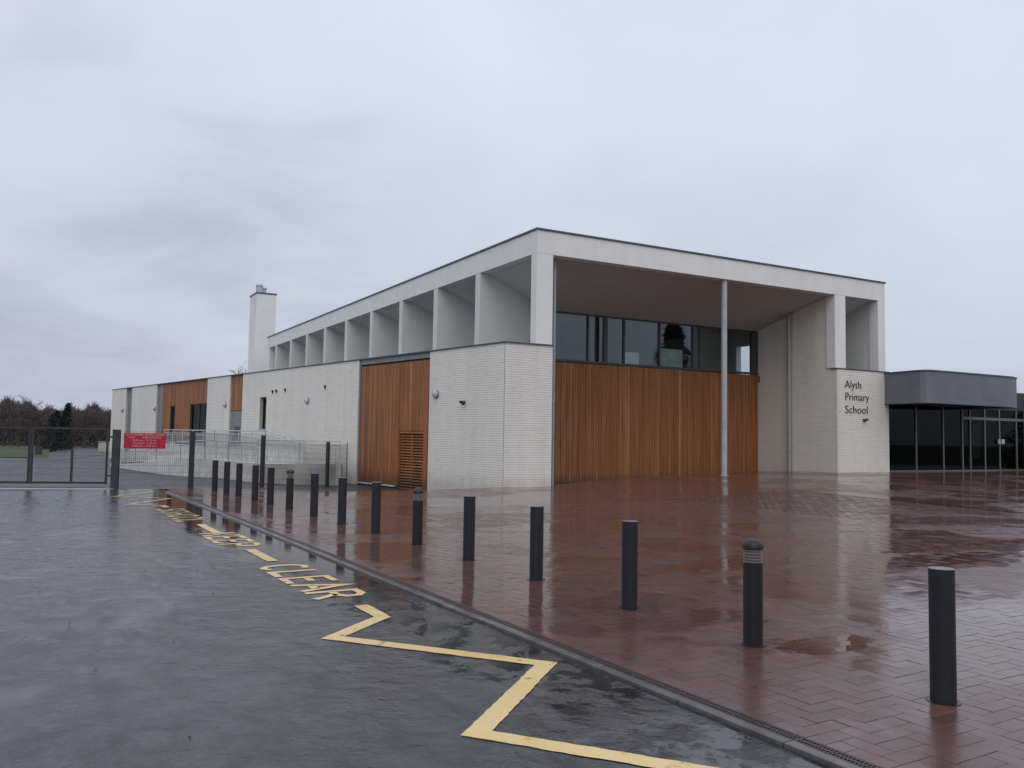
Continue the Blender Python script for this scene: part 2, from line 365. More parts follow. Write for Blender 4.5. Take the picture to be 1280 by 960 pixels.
# ------------------------------------------------------------------ ground, road, paving
def sheet(name, F, x0, x1, y0, y1, step, mat, dz=0, hole=None, kind='structure'):
    nx, ny = round((x1-x0)/step), round((y1-y0)/step); mb = MB(); me = []
    for j in range(ny+1):
        for i in range(nx+1):
            p = F(x0+i*step, y0+j*step, 0); me.append((x0+i*step, y0+j*step, T(p.x, p.y)+dz))
    fs = []
    for j in range(ny):
        for i in range(nx):
            if hole and hole(x0+(i+.5)*step, y0+(j+.5)*step): continue
            a = j*(nx+1)+i; fs.append((a, a+1, a+nx+2, a+nx+1))
    m = bpy.data.meshes.new(name); m.from_pydata(me, [], fs); m.polygons.foreach_set('use_smooth', [True]*len(fs)); m.materials.append(mat); m.update()
    o = bpy.data.objects.new(name, m); link(o, None, (F.o[0], F.o[1], 0)); o.rotation_euler.z = F.a; o['kind'] = kind
    return o
gm = MB(); gm.poly([(900*math.cos(2*math.pi*k/64), 900*math.sin(2*math.pi*k/64), -.8) for k in range(64)])
ground = obj('ground', gm, M['ground'], kind='structure')
KROAD, KERB0, DR0 = 1.58, 1.50, 1.39              # kerb-frame y: road edge, kerb/drain joint, drain/paving joint
road = sheet('road', KB, -14, 24, KROAD, KROAD+60, 1.0, M['asphalt'], -.022)
NX0, NX1, NY0, NY1 = -4.0, 15.0, -16.11, DR0       # the part of the paving built block by block
paving = sheet('paving', KB, -8, 24, -50.11, DR0, .5, M['paving'], 0, lambda x, y: NX0 < x < NX1 and NY0 < y < NY1)
bed = sheet('paving_bed', KB, NX0, NX1, NY0, NY1, .5, M['bed'], -.007)
playground = sheet('playground', KB, 24, 84, -14.42, KROAD+60, 1.0, M['tarmac'], -.022)
DISH = [(6.1, 13.5), (6.75, 13.94), (7.77, 14.6), (8.65, 15.15), (9.44, 15.5), (11.1, 16.3), (13.5, 17.3)]   # a shallow drainage dip crossing the paving
def dish(c):
    for (ax, ay), (bx, by) in zip(DISH, DISH[1:]):
        d = Vector((bx-ax, by-ay)); L = d.length; d /= L; e = Vector((c.x-ax, c.y-ay)); t = e.dot(d); q = abs(e.x*d.y-e.y*d.x)
        if -.1 < t < L+.1 and q < .2:
            k = -.17*(1-q/.26); w = Vector((-d.y, d.x)); return (w.x*math.cos(BD)+w.y*math.sin(BD))*k, (-w.x*math.sin(BD)+w.y*math.cos(BD))*k
    return 0, 0
def pave():
    cells = []; Wd = .135; g = .0017
    i0, i1 = round(NX0/Wd), round(NX1/Wd); j0, j1 = 0, int((NY1-NY0)/Wd)
    for j in range(j0, j1):
        for i in range(i0, i1):
            k = (i-j) % 4
            if k == 0: cells.append((i, j, 2, 1))
            elif k == 3: cells.append((i, j, 1, 2))
            elif k == 1 and i == i0: cells.append((i, j, 1, 1))
            elif k == 2 and j == j0: cells.append((i, j, 1, 1))
    info = []
    for i, j, a, b in cells:
        a = min(a, i1-i); b = min(b, j1-j)
        q = KB(i*Wd, NY1-j*Wd, 0); u, v = BL.inv(q.x, q.y); sw, ww = WB.inv(q.x, q.y)
        if (v > 5.2 and u > 0) or (v > .4 and u > 15.3) or (ww < -.4 and sw > 0 and u < 1) or u > 33: continue
        x0, y1 = i*Wd, NY1-j*Wd; x1, y0 = x0+a*Wd, y1-b*Wd
        c = KB((x0+x1)/2, (y0+y1)/2, 0); z = T(c.x, c.y)
        px, py, d = project((c.x, c.y, z)); area = 0
        if px is not None and -15 < px < 1295 and 540 < py < 975: area = a*b/(d**3)
        info.append((area, (x0+g, x1-g, y0+g, y1-g, a, b, c, z, rnd.gauss(0, .0055)+dish(c)[0], rnd.gauss(0, .0055)+dish(c)[1], rnd.uniform(-.0012, .0012))))
    info.sort(key=lambda t: -t[0])
    KL = Frame(0, 0, BD); protos = {}
    def block(x0, x1, y0, y1, F, tx, ty, cx, cy, z):
        mb = MB(); e = .002; v = []
        for (ex, ey, dz) in ((0, 0, -.03), (0, 0, -.0025), (e, e, 0)):
            for x, y in ((x0+ex, y0+ey), (x1-ex, y0+ey), (x1-ex, y1-ey), (x0+ex, y1-ey)):
                v.append(tuple(F(x, y, z+dz+(x-cx)*tx+(y-cy)*ty)))
        return v
    FC = [(8, 9, 10, 11)]+[(r*4+k, r*4+(k+1) % 4, r*4+4+(k+1) % 4, r*4+4+k) for r in (0, 1) for k in range(4)]
    for n, (ar, (x0, x1, y0, y1, a, b, c, z, tx, ty, dz)) in enumerate(info[:300]):
        key = (a, b)
        if key not in protos:
            hx, hy = (x1-x0)/2, (y1-y0)/2
            me = bpy.data.meshes.new('paving_block'); me.from_pydata(block(-hx, hx, -hy, hy, KL, 0, 0, 0, 0, 0), [], FC); me.materials.append(M['paver']); me.update(); protos[key] = me
        o = bpy.data.objects.new('paving_block', protos[key]); COL.objects.link(o); o.parent = paving
        lx, ly = (x0+x1)/2, (y0+y1)/2
        o.location = (lx, ly, z+dz); o.rotation_euler = (ty, -tx, -BD)
    V = []; Fs = []
    for ar, (x0, x1, y0, y1, a, b, c, z, tx, ty, dz) in info[300:]:
        n = len(V); cx, cy = (x0+x1)/2, (y0+y1)/2
        V += block(x0, x1, y0, y1, lambda x, y, q: (x, y, q), tx, ty, cx, cy, z+dz); Fs += [tuple(n+i for i in f) for f in FC]
    me = bpy.data.meshes.new('paving_blocks'); me.from_pydata(V, [], Fs); me.materials.append(M['pavers']); me.update()
    o = bpy.data.objects.new('paving_blocks', me); COL.objects.link(o); o.parent = paving; o['kind'] = 'stuff'
pave()
# kerb stones and drainage channel
def kerb_line():
    kb = bpy.data.objects.new('kerb', None); link(kb, None, (KB.o[0], KB.o[1], 0)); kb['kind'] = 'structure'
    ln = .9; proto = None
    for k in range(-3, 25):
        x = k*ln
        if proto is None:
            mb = MB().box(KB, x+.004, x+ln-.004, KERB0+.002, KROAD, -.12, 0); proto = obj('kerb_stone', mb, M['kerb'], kb, .006)
            base = Vector(WPOS[proto.name]); x_p = x; o = proto
        else:
            o = copy(proto, base+(KB(x, 0, 0)-KB(x_p, 0, 0)), kb)
        p = KB(x+ln/2, KERB0, 0); o.location.z += T(p.x, p.y)+.004+rnd.uniform(-.002, .002)
    dr = bpy.data.objects.new('drainage_channel', None); link(dr, None, (KB.o[0], KB.o[1], 0)); dr['kind'] = 'structure'
    proto = None; ln = .5
    for k in range(-5, 46):
        x = k*ln
        if proto is None:
            mb = MB(); F = KB; y0, y1 = DR0+.003, KERB0-.002
            for a, b in ((y0, y0+.014), (y1-.014, y1), ((y0+y1)/2-.006, (y0+y1)/2+.006)): mb.box(F, x+.002, x+ln-.002, a, b, -.02, 0)
            n = 20
            for q in range(n+1):
                cx = x+.006+q*(ln-.012)/n; mb.box(F, cx-.0055, cx+.0055, y0+.0142, (y0+y1)/2-.0062, -.018, -.001); mb.box(F, cx-.0055, cx+.0055, (y0+y1)/2+.0062, y1-.0142, -.018, -.001)
            proto = obj('grating', mb, M['grate'], dr); base = Vector(WPOS[proto.name]); x_p = x; o = proto
        else: o = copy(proto, base+(KB(x, 0, 0)-KB(x_p, 0, 0)), dr)
        p = KB(x+ln/2, DR0, 0); o.location.z += T(p.x, p.y)+.001
    obj('drain_void', MB().box(KB, -3, 24.5, DR0+.001, KERB0-.001, -.2, -.035), M['void'], dr)
kerb_line()
# road markings
def marking():
    root = bpy.data.objects.new('road_marking', None); link(root, None, KB(8, 2.3, 0)); root['kind'] = 'structure'
    Z = -.017
    def P(b, n): p = KB(b, -n, 0); return (p.x, p.y, T(p.x, p.y)+Z)
    def stroke(mb, pts, w):                       # mitred flat band, pts in (b, n)
        pts = [Vector((a, b)) for a, b in pts]; Lf, Rt = [], []
        for i, p in enumerate(pts):
            d0 = (p-pts[i-1]).normalized() if i else (pts[1]-p).normalized(); d1 = (pts[i+1]-p).normalized() if i < len(pts)-1 else d0
            n0 = Vector((-d0.y, d0.x)); n1 = Vector((-d1.y, d1.x)); m = (n0+n1); 
            if m.length < .2: m = n0
            m.normalize(); k = w/2/max(.3, m.dot(n0))
            Lf.append(p+m*k); Rt.append(p-m*k)
        for i in range(len(pts)-1):
            a, b, c, d = Lf[i], Rt[i], Rt[i+1], Lf[i+1]
            n = max(1, int((pts[i+1]-pts[i]).length/.05)); lat = (a-b).normalized(); A = []; B_ = []
            for q in range(n+1):
                j0, j1 = ((0, 0) if q in (0, n) else (rnd.gauss(0, .0035), rnd.gauss(0, .0035))); A.append(a.lerp(d, q/n)+lat*j0); B_.append(b.lerp(c, q/n)+lat*j1)
            for q in range(n): mb.poly([P(*A[q+1]), P(*A[q]), P(*B_[q]), P(*B_[q+1])])
    def zig(pts, m='paint'):
        mb = MB(); stroke(mb, pts, .15); obj('zigzag_line', mb, M[m], root)
    zig([(4.88, -2.31), (4.27, -2.32), (3.68, -3.02), (2.12, -1.83), (1.03, -3.04), (-.1, -2.20), (-.8, -1.7)])
    zig([(17.3, -2.31), (17.9, -2.32), (18.5, -3.02), (20.05, -1.83), (21.2, -3.04), (22.3, -2.2), (23, -1.8)], 'paint_worn')
    for a, b in ((9.54, 8.24), (13.4, 11.86)):
        mb = MB(); stroke(mb, [(a, -2.315), (b, -2.315)], .15); obj('dash', mb, M['paint'], root)
    def arc(cx, cy, rx, ry, a0, a1, n=14): return [(cx+rx*math.cos(R(a0+(a1-a0)*i/n)), cy+ry*math.sin(R(a0+(a1-a0)*i/n))) for i in range(n+1)]
    G = {'C': [arc(.5, .5, .43, .45, 50, 310)], 'L': [[(.1, 1), (.1, .06), (.95, .06)]], 'E': [[(.95, .94), (.1, .94), (.1, .06), (.95, .06)], [(.17, .52), (.75, .52)]],
         'A': [[(.02, 0), (.5, .95), (.98, 0)], [(.24, .33), (.76, .33)]], 'R': [[(.1, 0), (.1, .94), (.6, .94), (.85, .82), (.85, .6), (.6, .48), (.17, .48)], [(.5, .48), (.95, 0)]],
         'K': [[(.1, 0), (.1, 1)], [(.9, 1), (.17, .45)], [(.4, .58), (.95, 0)]], 'P': [[(.1, 0), (.1, .94), (.6, .94), (.87, .82), (.87, .6), (.6, .47), (.17, .47)]],
         'S': [arc(.5, .72, .38, .23, 20, 250, 10)+arc(.5, .27, .40, .22, 90, -160, 10)[1:]], 'H': [[(.1, 0), (.1, 1)], [(.9, 0), (.9, 1)], [(.17, .5), (.83, .5)]],
         'O': [arc(.5, .5, .42, .45, 0, 360, 20)]}
    def word(t, b0, b1, m='paint'):
        adv = (b0-b1)/len(t); wd = adv*.84
        for i, ch in enumerate(t):
            mb = MB()
            for s in G[ch]: stroke(mb, [(b0-i*adv-x*wd, -2.63+.61*y) for x, y in s], .094)
            obj('letter', mb, M[m], root, label='painted yellow letter '+ch)
    word('CLEAR', 7.85, 5.28); word('KEEP', 11.85, 9.82); word('SCHOOL', 16.95, 13.8, 'paint_worn')
marking()
def seam():
    mb = MB(); pts = [(-9.43, 15.95), (-6.55, 11.77), (-4.63, 8.53), (-3.4, 6.5), (-2.6, 5.2)]
    for (ax, ay), (bx, by) in zip(pts, pts[1:]):
        d = Vector((bx-ax, by-ay, 0)); L = d.length; d.normalize(); w = Vector((-d.y, d.x, 0)); n = int(L/.12)
        for q in range(n):
            if rnd.random() < .35: continue
            a = Vector((ax, ay, 0))+d*(L*q/n); b = a+d*(L/n); o = rnd.uniform(-.02, .02); h = rnd.uniform(.006, .022)
            mb.poly([tuple(p+w*(o+k))[:2]+(T(p.x, p.y)-.0185,) for p, k in ((a, -h), (b, -h), (b, h), (a, h))])
    obj('road_seam', mb, M['seam'], road, kind='stuff')
M['seam'] = simple('dark_tar_seam', (.012, .012, .013), .25, var=.3)
seam()
# grass and far ground beyond the gate
def flat_at(pts, z, name, mat):
    mb = MB()
    mb.poly([(x, y, z) for x, y in pts]); return obj(name, mb, mat, kind='structure')
flat_at([(-80, 66.5), (-36.2, 66.0), (-52, 95), (-56, 104), (-140, 108)], -.53, 'grass_field', M['grass'])
flat_at([(-36, 62.5), (-33.2, 62.5), (-43.8, 100), (-52, 100), (-42, 75)], -.55, 'path', M['tarmac'])
flat_at([(-33.0, 70), (-30.5, 71.5), (-38, 104), (-44, 104)], -.535, 'verge', M['verge'])
st = MB(); g0, g1 = (-12.6, 25.55), (-26, 23.2)
st.prism([(-11.9, 24.95), (-11.85, 25.3), (-26.1, 22.8), (-26.1, 22.4)], -.1, -.008); obj('gate_threshold', st, M['concrete'], kind='structure')

# ------------------------------------------------------------------ the school
school = thing('school_building', BL(8, 8, 0), 'low white brick and cedar school with a tall white framed hall roof', 'building')
TOP, OPN, PAR, COPZ = 9.23, 8.37, 5.02, 5.06
UL, UR, VF = -.70, 18.42, 41.6                    # frame: left plane, right end, far end
U0G, UG1, VG = 2.5, 15.0, 4.75                    # recessed porch: left, right, depth

def bricks(F, x0, x1, z0, z1, y, dirn, parent, holes=(), L=.255, Hc=.086, floor=None):
    """stretcher-bond bricks proud of a wall face at local y, facing dirn (+1/-1 in local y)"""
    V = []; Fs = []; j = .011; row = 0; z = z0
    while z < z1-.02:
        zt = min(z+Hc-.013, z1); x = x0-(L/2 if row % 2 else 0)
        while x < x1:
            a, b = max(x, x0), min(x+L-.006, x1); x += L
            if b-a < .02: continue
            if any(a < h[1] and b > h[0] and z < h[3] and zt > h[2] for h in holes):
                cut = [h for h in holes if a < h[1] and b > h[0] and z < h[3] and zt > h[2]][0]
                if a < cut[0]-.03: b = cut[0]
                elif b > cut[1]+.03: a = cut[1]
                else: continue
            d = .005+rnd.uniform(-.001, .002); n = len(V)
            for yy in (y, y+dirn*d):
                for xx, zz in ((a, z), (b, z), (b, zt), (a, zt)): V.append(F(xx, yy, zz))
            for f in ((4, 5, 6, 7), (0, 1, 5, 4), (1, 2, 6, 5), (2, 3, 7, 6), (3, 0, 4, 7)):
                q = tuple(n+i for i in f); Fs.append(q if dirn < 0 else q[::-1])
        z += Hc; row += 1
    mb = MB(); mb.v = [tuple(v) for v in V]; mb.f = Fs; mb.sm = [False]*len(Fs)
    return obj('bricks', mb, M['brick'], parent, kind='stuff')

# corner brick volume + long low wall, one brick part per bay
def wall_bay(s0, s1, z0=-.9, z1=PAR, holes=(), full=True):
    mb = MB(); xs = sorted({s0, s1}|{h[0] for h in holes}|{h[1] for h in holes})
    for a, b in zip(xs, xs[1:]):
        hs = [h for h in holes if h[0] <= a and h[1] >= b]
        if hs: mb.box(WB, a, b, -.3, 0, z0, hs[0][2]); mb.box(WB, a, b, -.3, 0, hs[0][3], z1)
        else: mb.box(WB, a, b, -.3, 0, z0, z1)
    w = obj('brick_wall', mb, M['mortar'], school)
    bricks(WB, s0, s1, z0+.25, z1, 0, 1, w, holes)
    return w
S1, S2, S3, S4, S5, S6, S7, S8, S9, S10, S11 = 4.69, 10.35, 23.76, 25.66, 29.43, 38.64, 39.66, 45.92, 47.47, 51.75, 51.75
wall_bay(.02, S1)
wall_bay(S2, S3, holes=[(20.37, 21.25, 1.9, 3.64)])
wall_bay(S4, S5); wall_bay(S7, S8); wall_bay(S9, S10)
fw = box('brick_wall', BL, -1.96, -.005, -.03, .28, -.7, PAR, M['mortar'], school); bricks(BL, -1.95, -.005, -.45, PAR, -.03, -1, fw)
# left reveal of the porch, right-hand brick pier (front and porch side)
rv = [BL(-.02, .405, 0), BL(2.55, VG+.35, 0), BL(2.35, VG+.35, 0), BL(-.22, .405, 0)]
obj('reveal_wall', MB().prism([(p.x, p.y) for p in rv], -.5, OPN-.003), M['render'], school)
rw = box('brick_wall', BL, UG1+.05, 18.57, -.03, .3, -.1, PAR-.01, M['mortar'], school); bricks(BL, UG1+.05, 18.57, .1, PAR-.01, -.03, -1, rw)
SIDE = Frame(BL(UG1, 0, 0).x, BL(UG1, 0, 0).y, BL.a+math.pi/2)   # x = v, y = -u
pw = box('brick_wall', BL, UG1+.045, UG1+.3, .305, VG+.3, -.1, OPN, M['mortar'], school); bricks(SIDE, .305, VG, .05, OPN-.01, -.045, 1, pw)
pw2 = box('brick_wall', BL, UG1+.045, UG1+.3, -.03, .30, -.1, PAR-.01, M['mortar'], school); bricks(SIDE, -.03, .30, .05, PAR-.01, -.045, 1, pw2)
pw2.name = 'brick_wall'
# coping of the low walls
cop = MB()
def strip(mb, F, pts, out, inn, z0, z1):
    pass
cop.box(WB, .02, S10+.05, -.35, .05, PAR, COPZ+.01)
cop.box(BL, -2.0, .03, -.08, .35, PAR+.002, COPZ+.012)
obj('wall_coping', cop, M['coping'], school)
obj('wall_coping', MB().box(BL, UG1-.03, 18.6, -.08, .28, PAR-.01, COPZ-.01), M['coping'], school)
# end wall and low roof
er = MB(); far = WB(S10, 0, 0); lowpts = [WB(.3, -.31, 0), WB(S10, -.31, 0), WB(S10, -14, 0), BL(-.6, 50, 0), BL(-.6, .4, 0)]
er.prism([(p.x, p.y) for p in lowpts][::-1], 4.6, 4.85); obj('low_roof', er, M['roof'], school)
box('end_wall', WB, S10-.25, S10, -14, -.3, -.9, PAR, M['render'], school)

# cedar bays: backing, boards, louvred door
def board_run(F, x0, x1, yb, dirn, z0f, z1, parent, pitch=.142, wd=.128, skip=None):
    n = int(round((x1-x0)/pitch)); p = (x1-x0)/n; protos = {}
    for i in range(n):
        xc = x0+(i+.5)*p; z0 = z0f(xc)
        key = round(z0, 1); zz = key
        off = rnd.uniform(0, .012)
        if key not in protos:
            mb = MB().box(F, xc-wd/2, xc+wd/2, min(yb, yb+dirn*.025), max(yb, yb+dirn*.025), zz, z1)
            o = obj('board', mb, M['board'], parent); protos[key] = (o, xc, Vector(WPOS[o.name]))
        else:
            o0, xp, base = protos[key]
            o = copy(o0, base+(F(xc, dirn*off, 0)-F(xp, 0, 0)), parent)
c1 = MB(); c1.box(WB, S1+.005, 5.1, -.3, -.10, -.7, 4.8).box(WB, 5.1, 7.05, -.3, -.10, 1.9, 4.8).box(WB, 7.05, S2-.005, -.3, -.10, -.7, 4.8)
clad1 = obj('cedar_cladding', c1, M['dark'], school)
board_run(WB, S1+.02, S2-.1, -.10, 1, lambda x: (1.9 if 5.1 < x < 7.05 else -.36), 4.72, clad1)
head = MB().box(WB, S1+.005, S2-.005, -.3, -.05, 4.801, PAR-.005).box(WB, S2-.09, S2-.003, -.099, -.02, -.5, 4.80)
obj('metal_head_flashing', head, M['trim'], clad1)
box('sill_flashing', WB, 7.2, S2-.1, -.09, .02, -.42, -.365, M['galv'], clad1)
door = obj('louvred_door', MB().box(WB, 5.1, 7.05, -.34, -.24, -.6, 1.9), M['dark'], school)
fr = MB().box(WB, 5.1, 5.2, -.24, -.09, -.6, 1.88).box(WB, 6.95, 7.05, -.24, -.09, -.6, 1.88).box(WB, 5.2, 6.95, -.24, -.09, 1.79, 1.88).box(WB, 6.035, 6.095, -.24, -.13, -.6, 1.79)
obj('door_frame', fr, M['boards'], door)
proto = None
for leaf in ((5.22, 6.025), (6.105, 6.93)):
    for k in range(20):
        z = -.48+k*.113
        mb = MB(); a, b = leaf
        pts = [WB(a, -.20, z+.055), WB(b, -.20, z+.055), WB(b, -.135, z), WB(a, -.135, z)]; n = Vector((0, 0, .018))
        mb.poly(pts[::-1]); mb.poly([p+n for p in pts]); mb.poly([pts[3], pts[2], pts[2]+n, pts[3]+n]); mb.poly([pts[1], pts[0], pts[0]+n, pts[1]+n])
        if k == 0: proto = obj('louvre_slat', mb, M['board'], door); base = Vector(WPOS[proto.name])
        else: copy(proto, base+Vector((0, 0, k*.113)), door)
# second (narrow) and third (far) cedar bays
c2 = MB().box(WB, S3+.005, S4-.005, -.3, -.12, 2.95, PAR-.01); cl2 = obj('cedar_cladding', c2, M['dark'], school)
def joined_boards(s0, s1, z0, z1, yb, parent, holes=()):
    mb = MB(); n = int((s1-s0)/.15); p = (s1-s0)/n
    for i in range(n):
        a = s0+i*p+.008; b = s0+(i+1)*p-.008; off = rnd.uniform(0, .01)
        segs = [(z0, z1)]
        for h in holes:
            if a < h[1] and b > h[0]: segs = [(z0, h[2]), (h[3], z1)]
        for q0, q1 in segs:
            if q1-q0 > .05: mb.box(WB, a, b, yb, yb+.03+off, q0, q1)
    return obj('boards', mb, M['boards'], parent, kind='stuff')
joined_boards(S3+.12, S4-.02, 2.97, PAR-.02, -.12, cl2)
box('grey_panel', WB, S3+.005, S4-.005, -.3, -.11, -.7, 2.94, M['trim'], school)
box('door', WB, 24.3, 25.0, -.105, -.08, .6, 2.05, M['frame'], school)
H3 = [(29.6, 32.75, 1.55, 3.5), (35.9, 36.75, 1.5, 3.45)]
c3 = MB().box(WB, 32.75, 35.9, -.3, -.12, .4, PAR-.01).box(WB, 36.75, S6, -.3, -.12, .4, PAR-.01).box(WB, S5+.005, 29.6, -.3, -.12, .4, PAR-.01).box(WB, 29.6, 32.75, -.3, -.12, 3.5, PAR-.01).box(WB, 35.9, 36.75, -.3, -.12, 3.45, PAR-.01).box(WB, 29.6, 32.75, -.3, -.12, .4, 1.55).box(WB, 35.9, 36.75, -.3, -.12, .4, 1.5)
cl3 = obj('cedar_cladding', c3, M['dark'], school); joined_boards(S5+.02, S6-.02, 1.45, PAR-.02, -.12, cl3, H3)
box('grey_wall_panel', WB, S5, S7-.005, -.3, -.16, -.7, .395, M['concrete'], school)
box('grey_reveal', WB, S6+.003, S7-.005, -.3, -.11, .396, PAR-.01, M['trim'], school)
box('grey_reveal', WB, S8+.003, S9-.003, -.3, -.16, -.7, PAR-.01, M['trim'], school)
def window(s0, s1, z0, z1, mulls=(), y=-.2):
    fr = MB(); t = .06
    fr.box(WB, s0, s1, y-.05, y+.03, z0, z0+t).box(WB, s0, s1, y-.05, y+.03, z1-t, z1)
    for a in (s0, s1-t)+tuple(m-t/2 for m in mulls): fr.box(WB, a, a+t, y-.05, y+.031, z0+t, z1-t)
    w = obj('window', fr, M['frame'], school)
    xs = [s0+t]+[q for m in mulls for q in (m-t/2, m+t/2)]+[s1-t]
    for a, b in zip(xs[::2], xs[1::2]): box('pane', WB, a, b, y-.02, y-.012, z0+t, z1-t, M['dglass'], w)
    box('sill', WB, s0-.05, s1+.05, y-.03, .05, z0-.06, z0-.002, M['galv'], w)
    box('blind', WB, s0, s1, y-.5, y-.4, z0-.1, z1+.1, M['inwall'], w)
window(20.37, 21.25, 1.9, 3.64, (20.75,)); window(29.6, 32.75, 1.55, 3.5, (31.3,)); window(35.9, 36.75, 1.5, 3.45)
# a walk-in hall box so that nothing is hollow, set back behind glass
# ------------------------------------------------------------------ the tall white frame of the hall
def frame_part(name, mb, mat='render', bev=.012): return obj(name, mb, M[mat], school, bev)
frame_part('roof_beam', MB().box(BL, UL, UR, 0, .45, OPN, TOP))
frame_part('roof_beam', MB().box(BL, UL, UL+.45, .455, VF, OPN+.003, TOP-.002))
frame_part('corner_pillar', MB().box(BL, UL, -.005, .001, .40, COPZ+.013, OPN-.002))
fins = [(4.52, 4.93), (8.75, 9.2), (12.97, 13.42), (17.27, 17.72), (21.6, 22.05), (25.85, 26.35), (30.0, 30.5), (34.2, 34.7), (38.55, 38.95)]
p0 = None
DEEP = 2.35
for a, b in fins:
    if p0 is None:
        p0 = frame_part('fin', MB().box(BL, UL+.002, UL+DEEP, a, b, 4.84, OPN-.003), 'fin', .006); bp = Vector(WPOS[p0.name]); a0 = a
    else: copy(p0, bp+(BL(0, a, 0)-BL(0, a0, 0)), school)
frame_part('end_pillar', MB().box(BL, UL+.002, UL+2.4, 40.9, VF, 4.84, OPN-.003))
box('clerestory_wall', BL, UL+DEEP+.003, UL+DEEP+.2, 4.52, VF, 4.84, OPN, M['fin'], school)
def sloped(name, F, pts, f, th, mat):             # a soffit whose height is f(x, y)
    mb = MB(); lo = [F(x, y, f(x, y)) for x, y in pts]; up = [p+Vector((0, 0, th)) for p in lo]; n = len(pts)
    mb.poly(lo[::-1]); mb.poly(up)
    for k in range(n): mb.poly([lo[k], lo[(k+1) % n], up[(k+1) % n], up[k]])
    return obj(name, mb, M[mat], school)
zs = lambda u, v: OPN-.02-.44*(u-UL-.40)
ue = UL+DEEP-.002
sloped('bay_soffit', BL, [(UL+.4, .46), (-.09, .46), (ue, 3.52), (ue, 4.515), (UL+.4, 4.515)], zs, .05, 'fin')
for (a, b), (c, d) in zip(fins, fins[1:]+[(40.9, 41)]): sloped('bay_soffit', BL, [(UL+.4, b+.004), (ue, b+.004), (ue, c-.004), (UL+.4, c-.004)], zs, .05, 'fin')
# right-hand pillars of the front
frame_part('pillar', MB().box(BL, UG1-.02, 15.68, .001, .5, COPZ-.008, OPN-.002))
frame_part('pillar', MB().box(BL, 17.93, UR-.003, .001, .5, COPZ-.008, OPN-.002))
box('recess_wall', BL, 15.31, 17.96, 4.45, 4.6, 4.2, OPN, M['fin'], school)
box('recess_wall', BL, 17.97, 18.38, .505, 4.6, 4.2, OPN, M['fin'], school)
box('recess_floor', BL, 15.31, 17.96, .29, 4.44, 4.6, 4.9, M['roof'], school)
sloped('recess_soffit', BL, [(15.31, .46), (17.96, .46), (17.96, 4.5), (15.31, 4.5)], lambda u, v: OPN-.003-.36*(v-.46), .05, 'fin')
# roof and coping
box('hall_roof', BL, UL+.46, UR-.02, .46, VF-.02, OPN+.06, TOP-.05, M['roof'], school)
rc = MB().box(BL, UL-.05, UR+.05, -.05, .5, TOP, TOP+.06).box(BL, UL-.05, UL+.5, .505, VF+.05, TOP-.001, TOP+.059).box(BL, UR-.45, UR+.049, .505, VF+.04, TOP-.001, TOP+.058)
obj('roof_coping', rc, M['coping'], school)
# porch soffit
sloped('porch_soffit', BL, [(.012, .452), (UG1+.04, .452), (UG1+.04, VG+.1), (2.42, VG+.1)], lambda u, v: OPN-.003-.277*(v-.452), .05, 'soffit')
# cedar wall of the porch
clf = box('cedar_cladding', BL, 2.3, UG1+.04, VG+.03, VG+.25, -.2, 4.98, M['dark'], school)
board_run(BL, 2.45, UG1+.03, VG+.03, -1, lambda x: T(*BL(x, VG, 0)[:2])+.03, 4.97, clf)
# window band
wb = MB(); z0, z1 = 5.0, 7.17
wb.box(BL, 2.4, UG1+.03, VG-.03, VG+.12, z0, z0+.1).box(BL, 2.4, UG1+.03, VG-.02, VG+.12, z1-.07, z1-.001)
mul = [(2.4, 2.48), (4.76, 4.84), (5.64, 5.84), (6.72, 6.81), (8.76, 8.85), (10.77, 10.86), (12.8, 12.9), (14.6, UG1+.03)]
for a, b in mul: wb.box(BL, a, b, VG-.025, VG+.12, z0+.1, z1-.07)
band = obj('window_band', wb, M['frame'], school)
for (a, b), (c, d) in zip(mul, mul[1:]): box('pane', BL, b, c, VG+.03, VG+.042, z0+.1, z1-.07, M['glass'], band)
hall = box('interior_wall', BL, 2.5, UG1, VG+8, VG+8.2, 4.5, 8.3, M['inwall'], school)
box('interior_floor', BL, 2.5, UG1, VG+.3, VG+8, 4.6, 4.95, M['inwall'], school)
box('interior_ceiling', BL, 2.5, UG1, VG+.3, VG+8, 7.4, 7.6, M['inwall'], school)
hs = MB().box(BL, 18.0, 18.38, 4.61, 8.25, 4.6, OPN).box(BL, 18.0, 18.38, 9.3, VF, 4.6, OPN).box(BL, 18.0, 18.38, 8.25, 9.3, 4.6, 5.1).box(BL, 18.0, 18.38, 8.25, 9.3, 7.0, OPN)
obj('hall_side_wall', hs, M['render'], school); box('interior_floor', BL, UG1+.01, 17.99, 4.61, 14, 4.6, 4.95, M['inwall'], school)
for a, b, c, d, e in ((7.2, 8.0, 5.0, 5.7, .5), (9.2, 10.6, 5.0, 6.0, .5)):
    box('interior_screen', BL, a, b, VG+e, VG+e+.06, c, d, M['pale'], school)
# column, pipes
col = BL(8.5, .2, 0); zc = T(col.x, col.y)
cm = MB().lathe((col.x, col.y, 0), [(.12, zc-.05), (.12, OPN+.004)], 24); obj('column', cm, M['column'], school)
obj('column_base', MB().lathe((col.x, col.y, 0), [(.19, zc-.05), (.19, zc+.02), (.125, zc+.03)], 24), M['column'], school)
for u, v, top, pr in ((UG1-.14, 2.58, 7.74, .10), (.38, .5, OPN-.06, .06)):
    p = BL(u, v, 0); z = T(p.x, p.y); dp = obj('drainpipe', MB().tube([(p.x, p.y, z-.02), (p.x, p.y, top)], pr, 16), M['pipe'], school)
    for k in (1.2, 3.0, 4.8): obj('pipe_bracket', MB().lathe((p.x, p.y, k), [(pr+.015, 0), (pr+.015, .05)], 16), M['pipe'], dp)
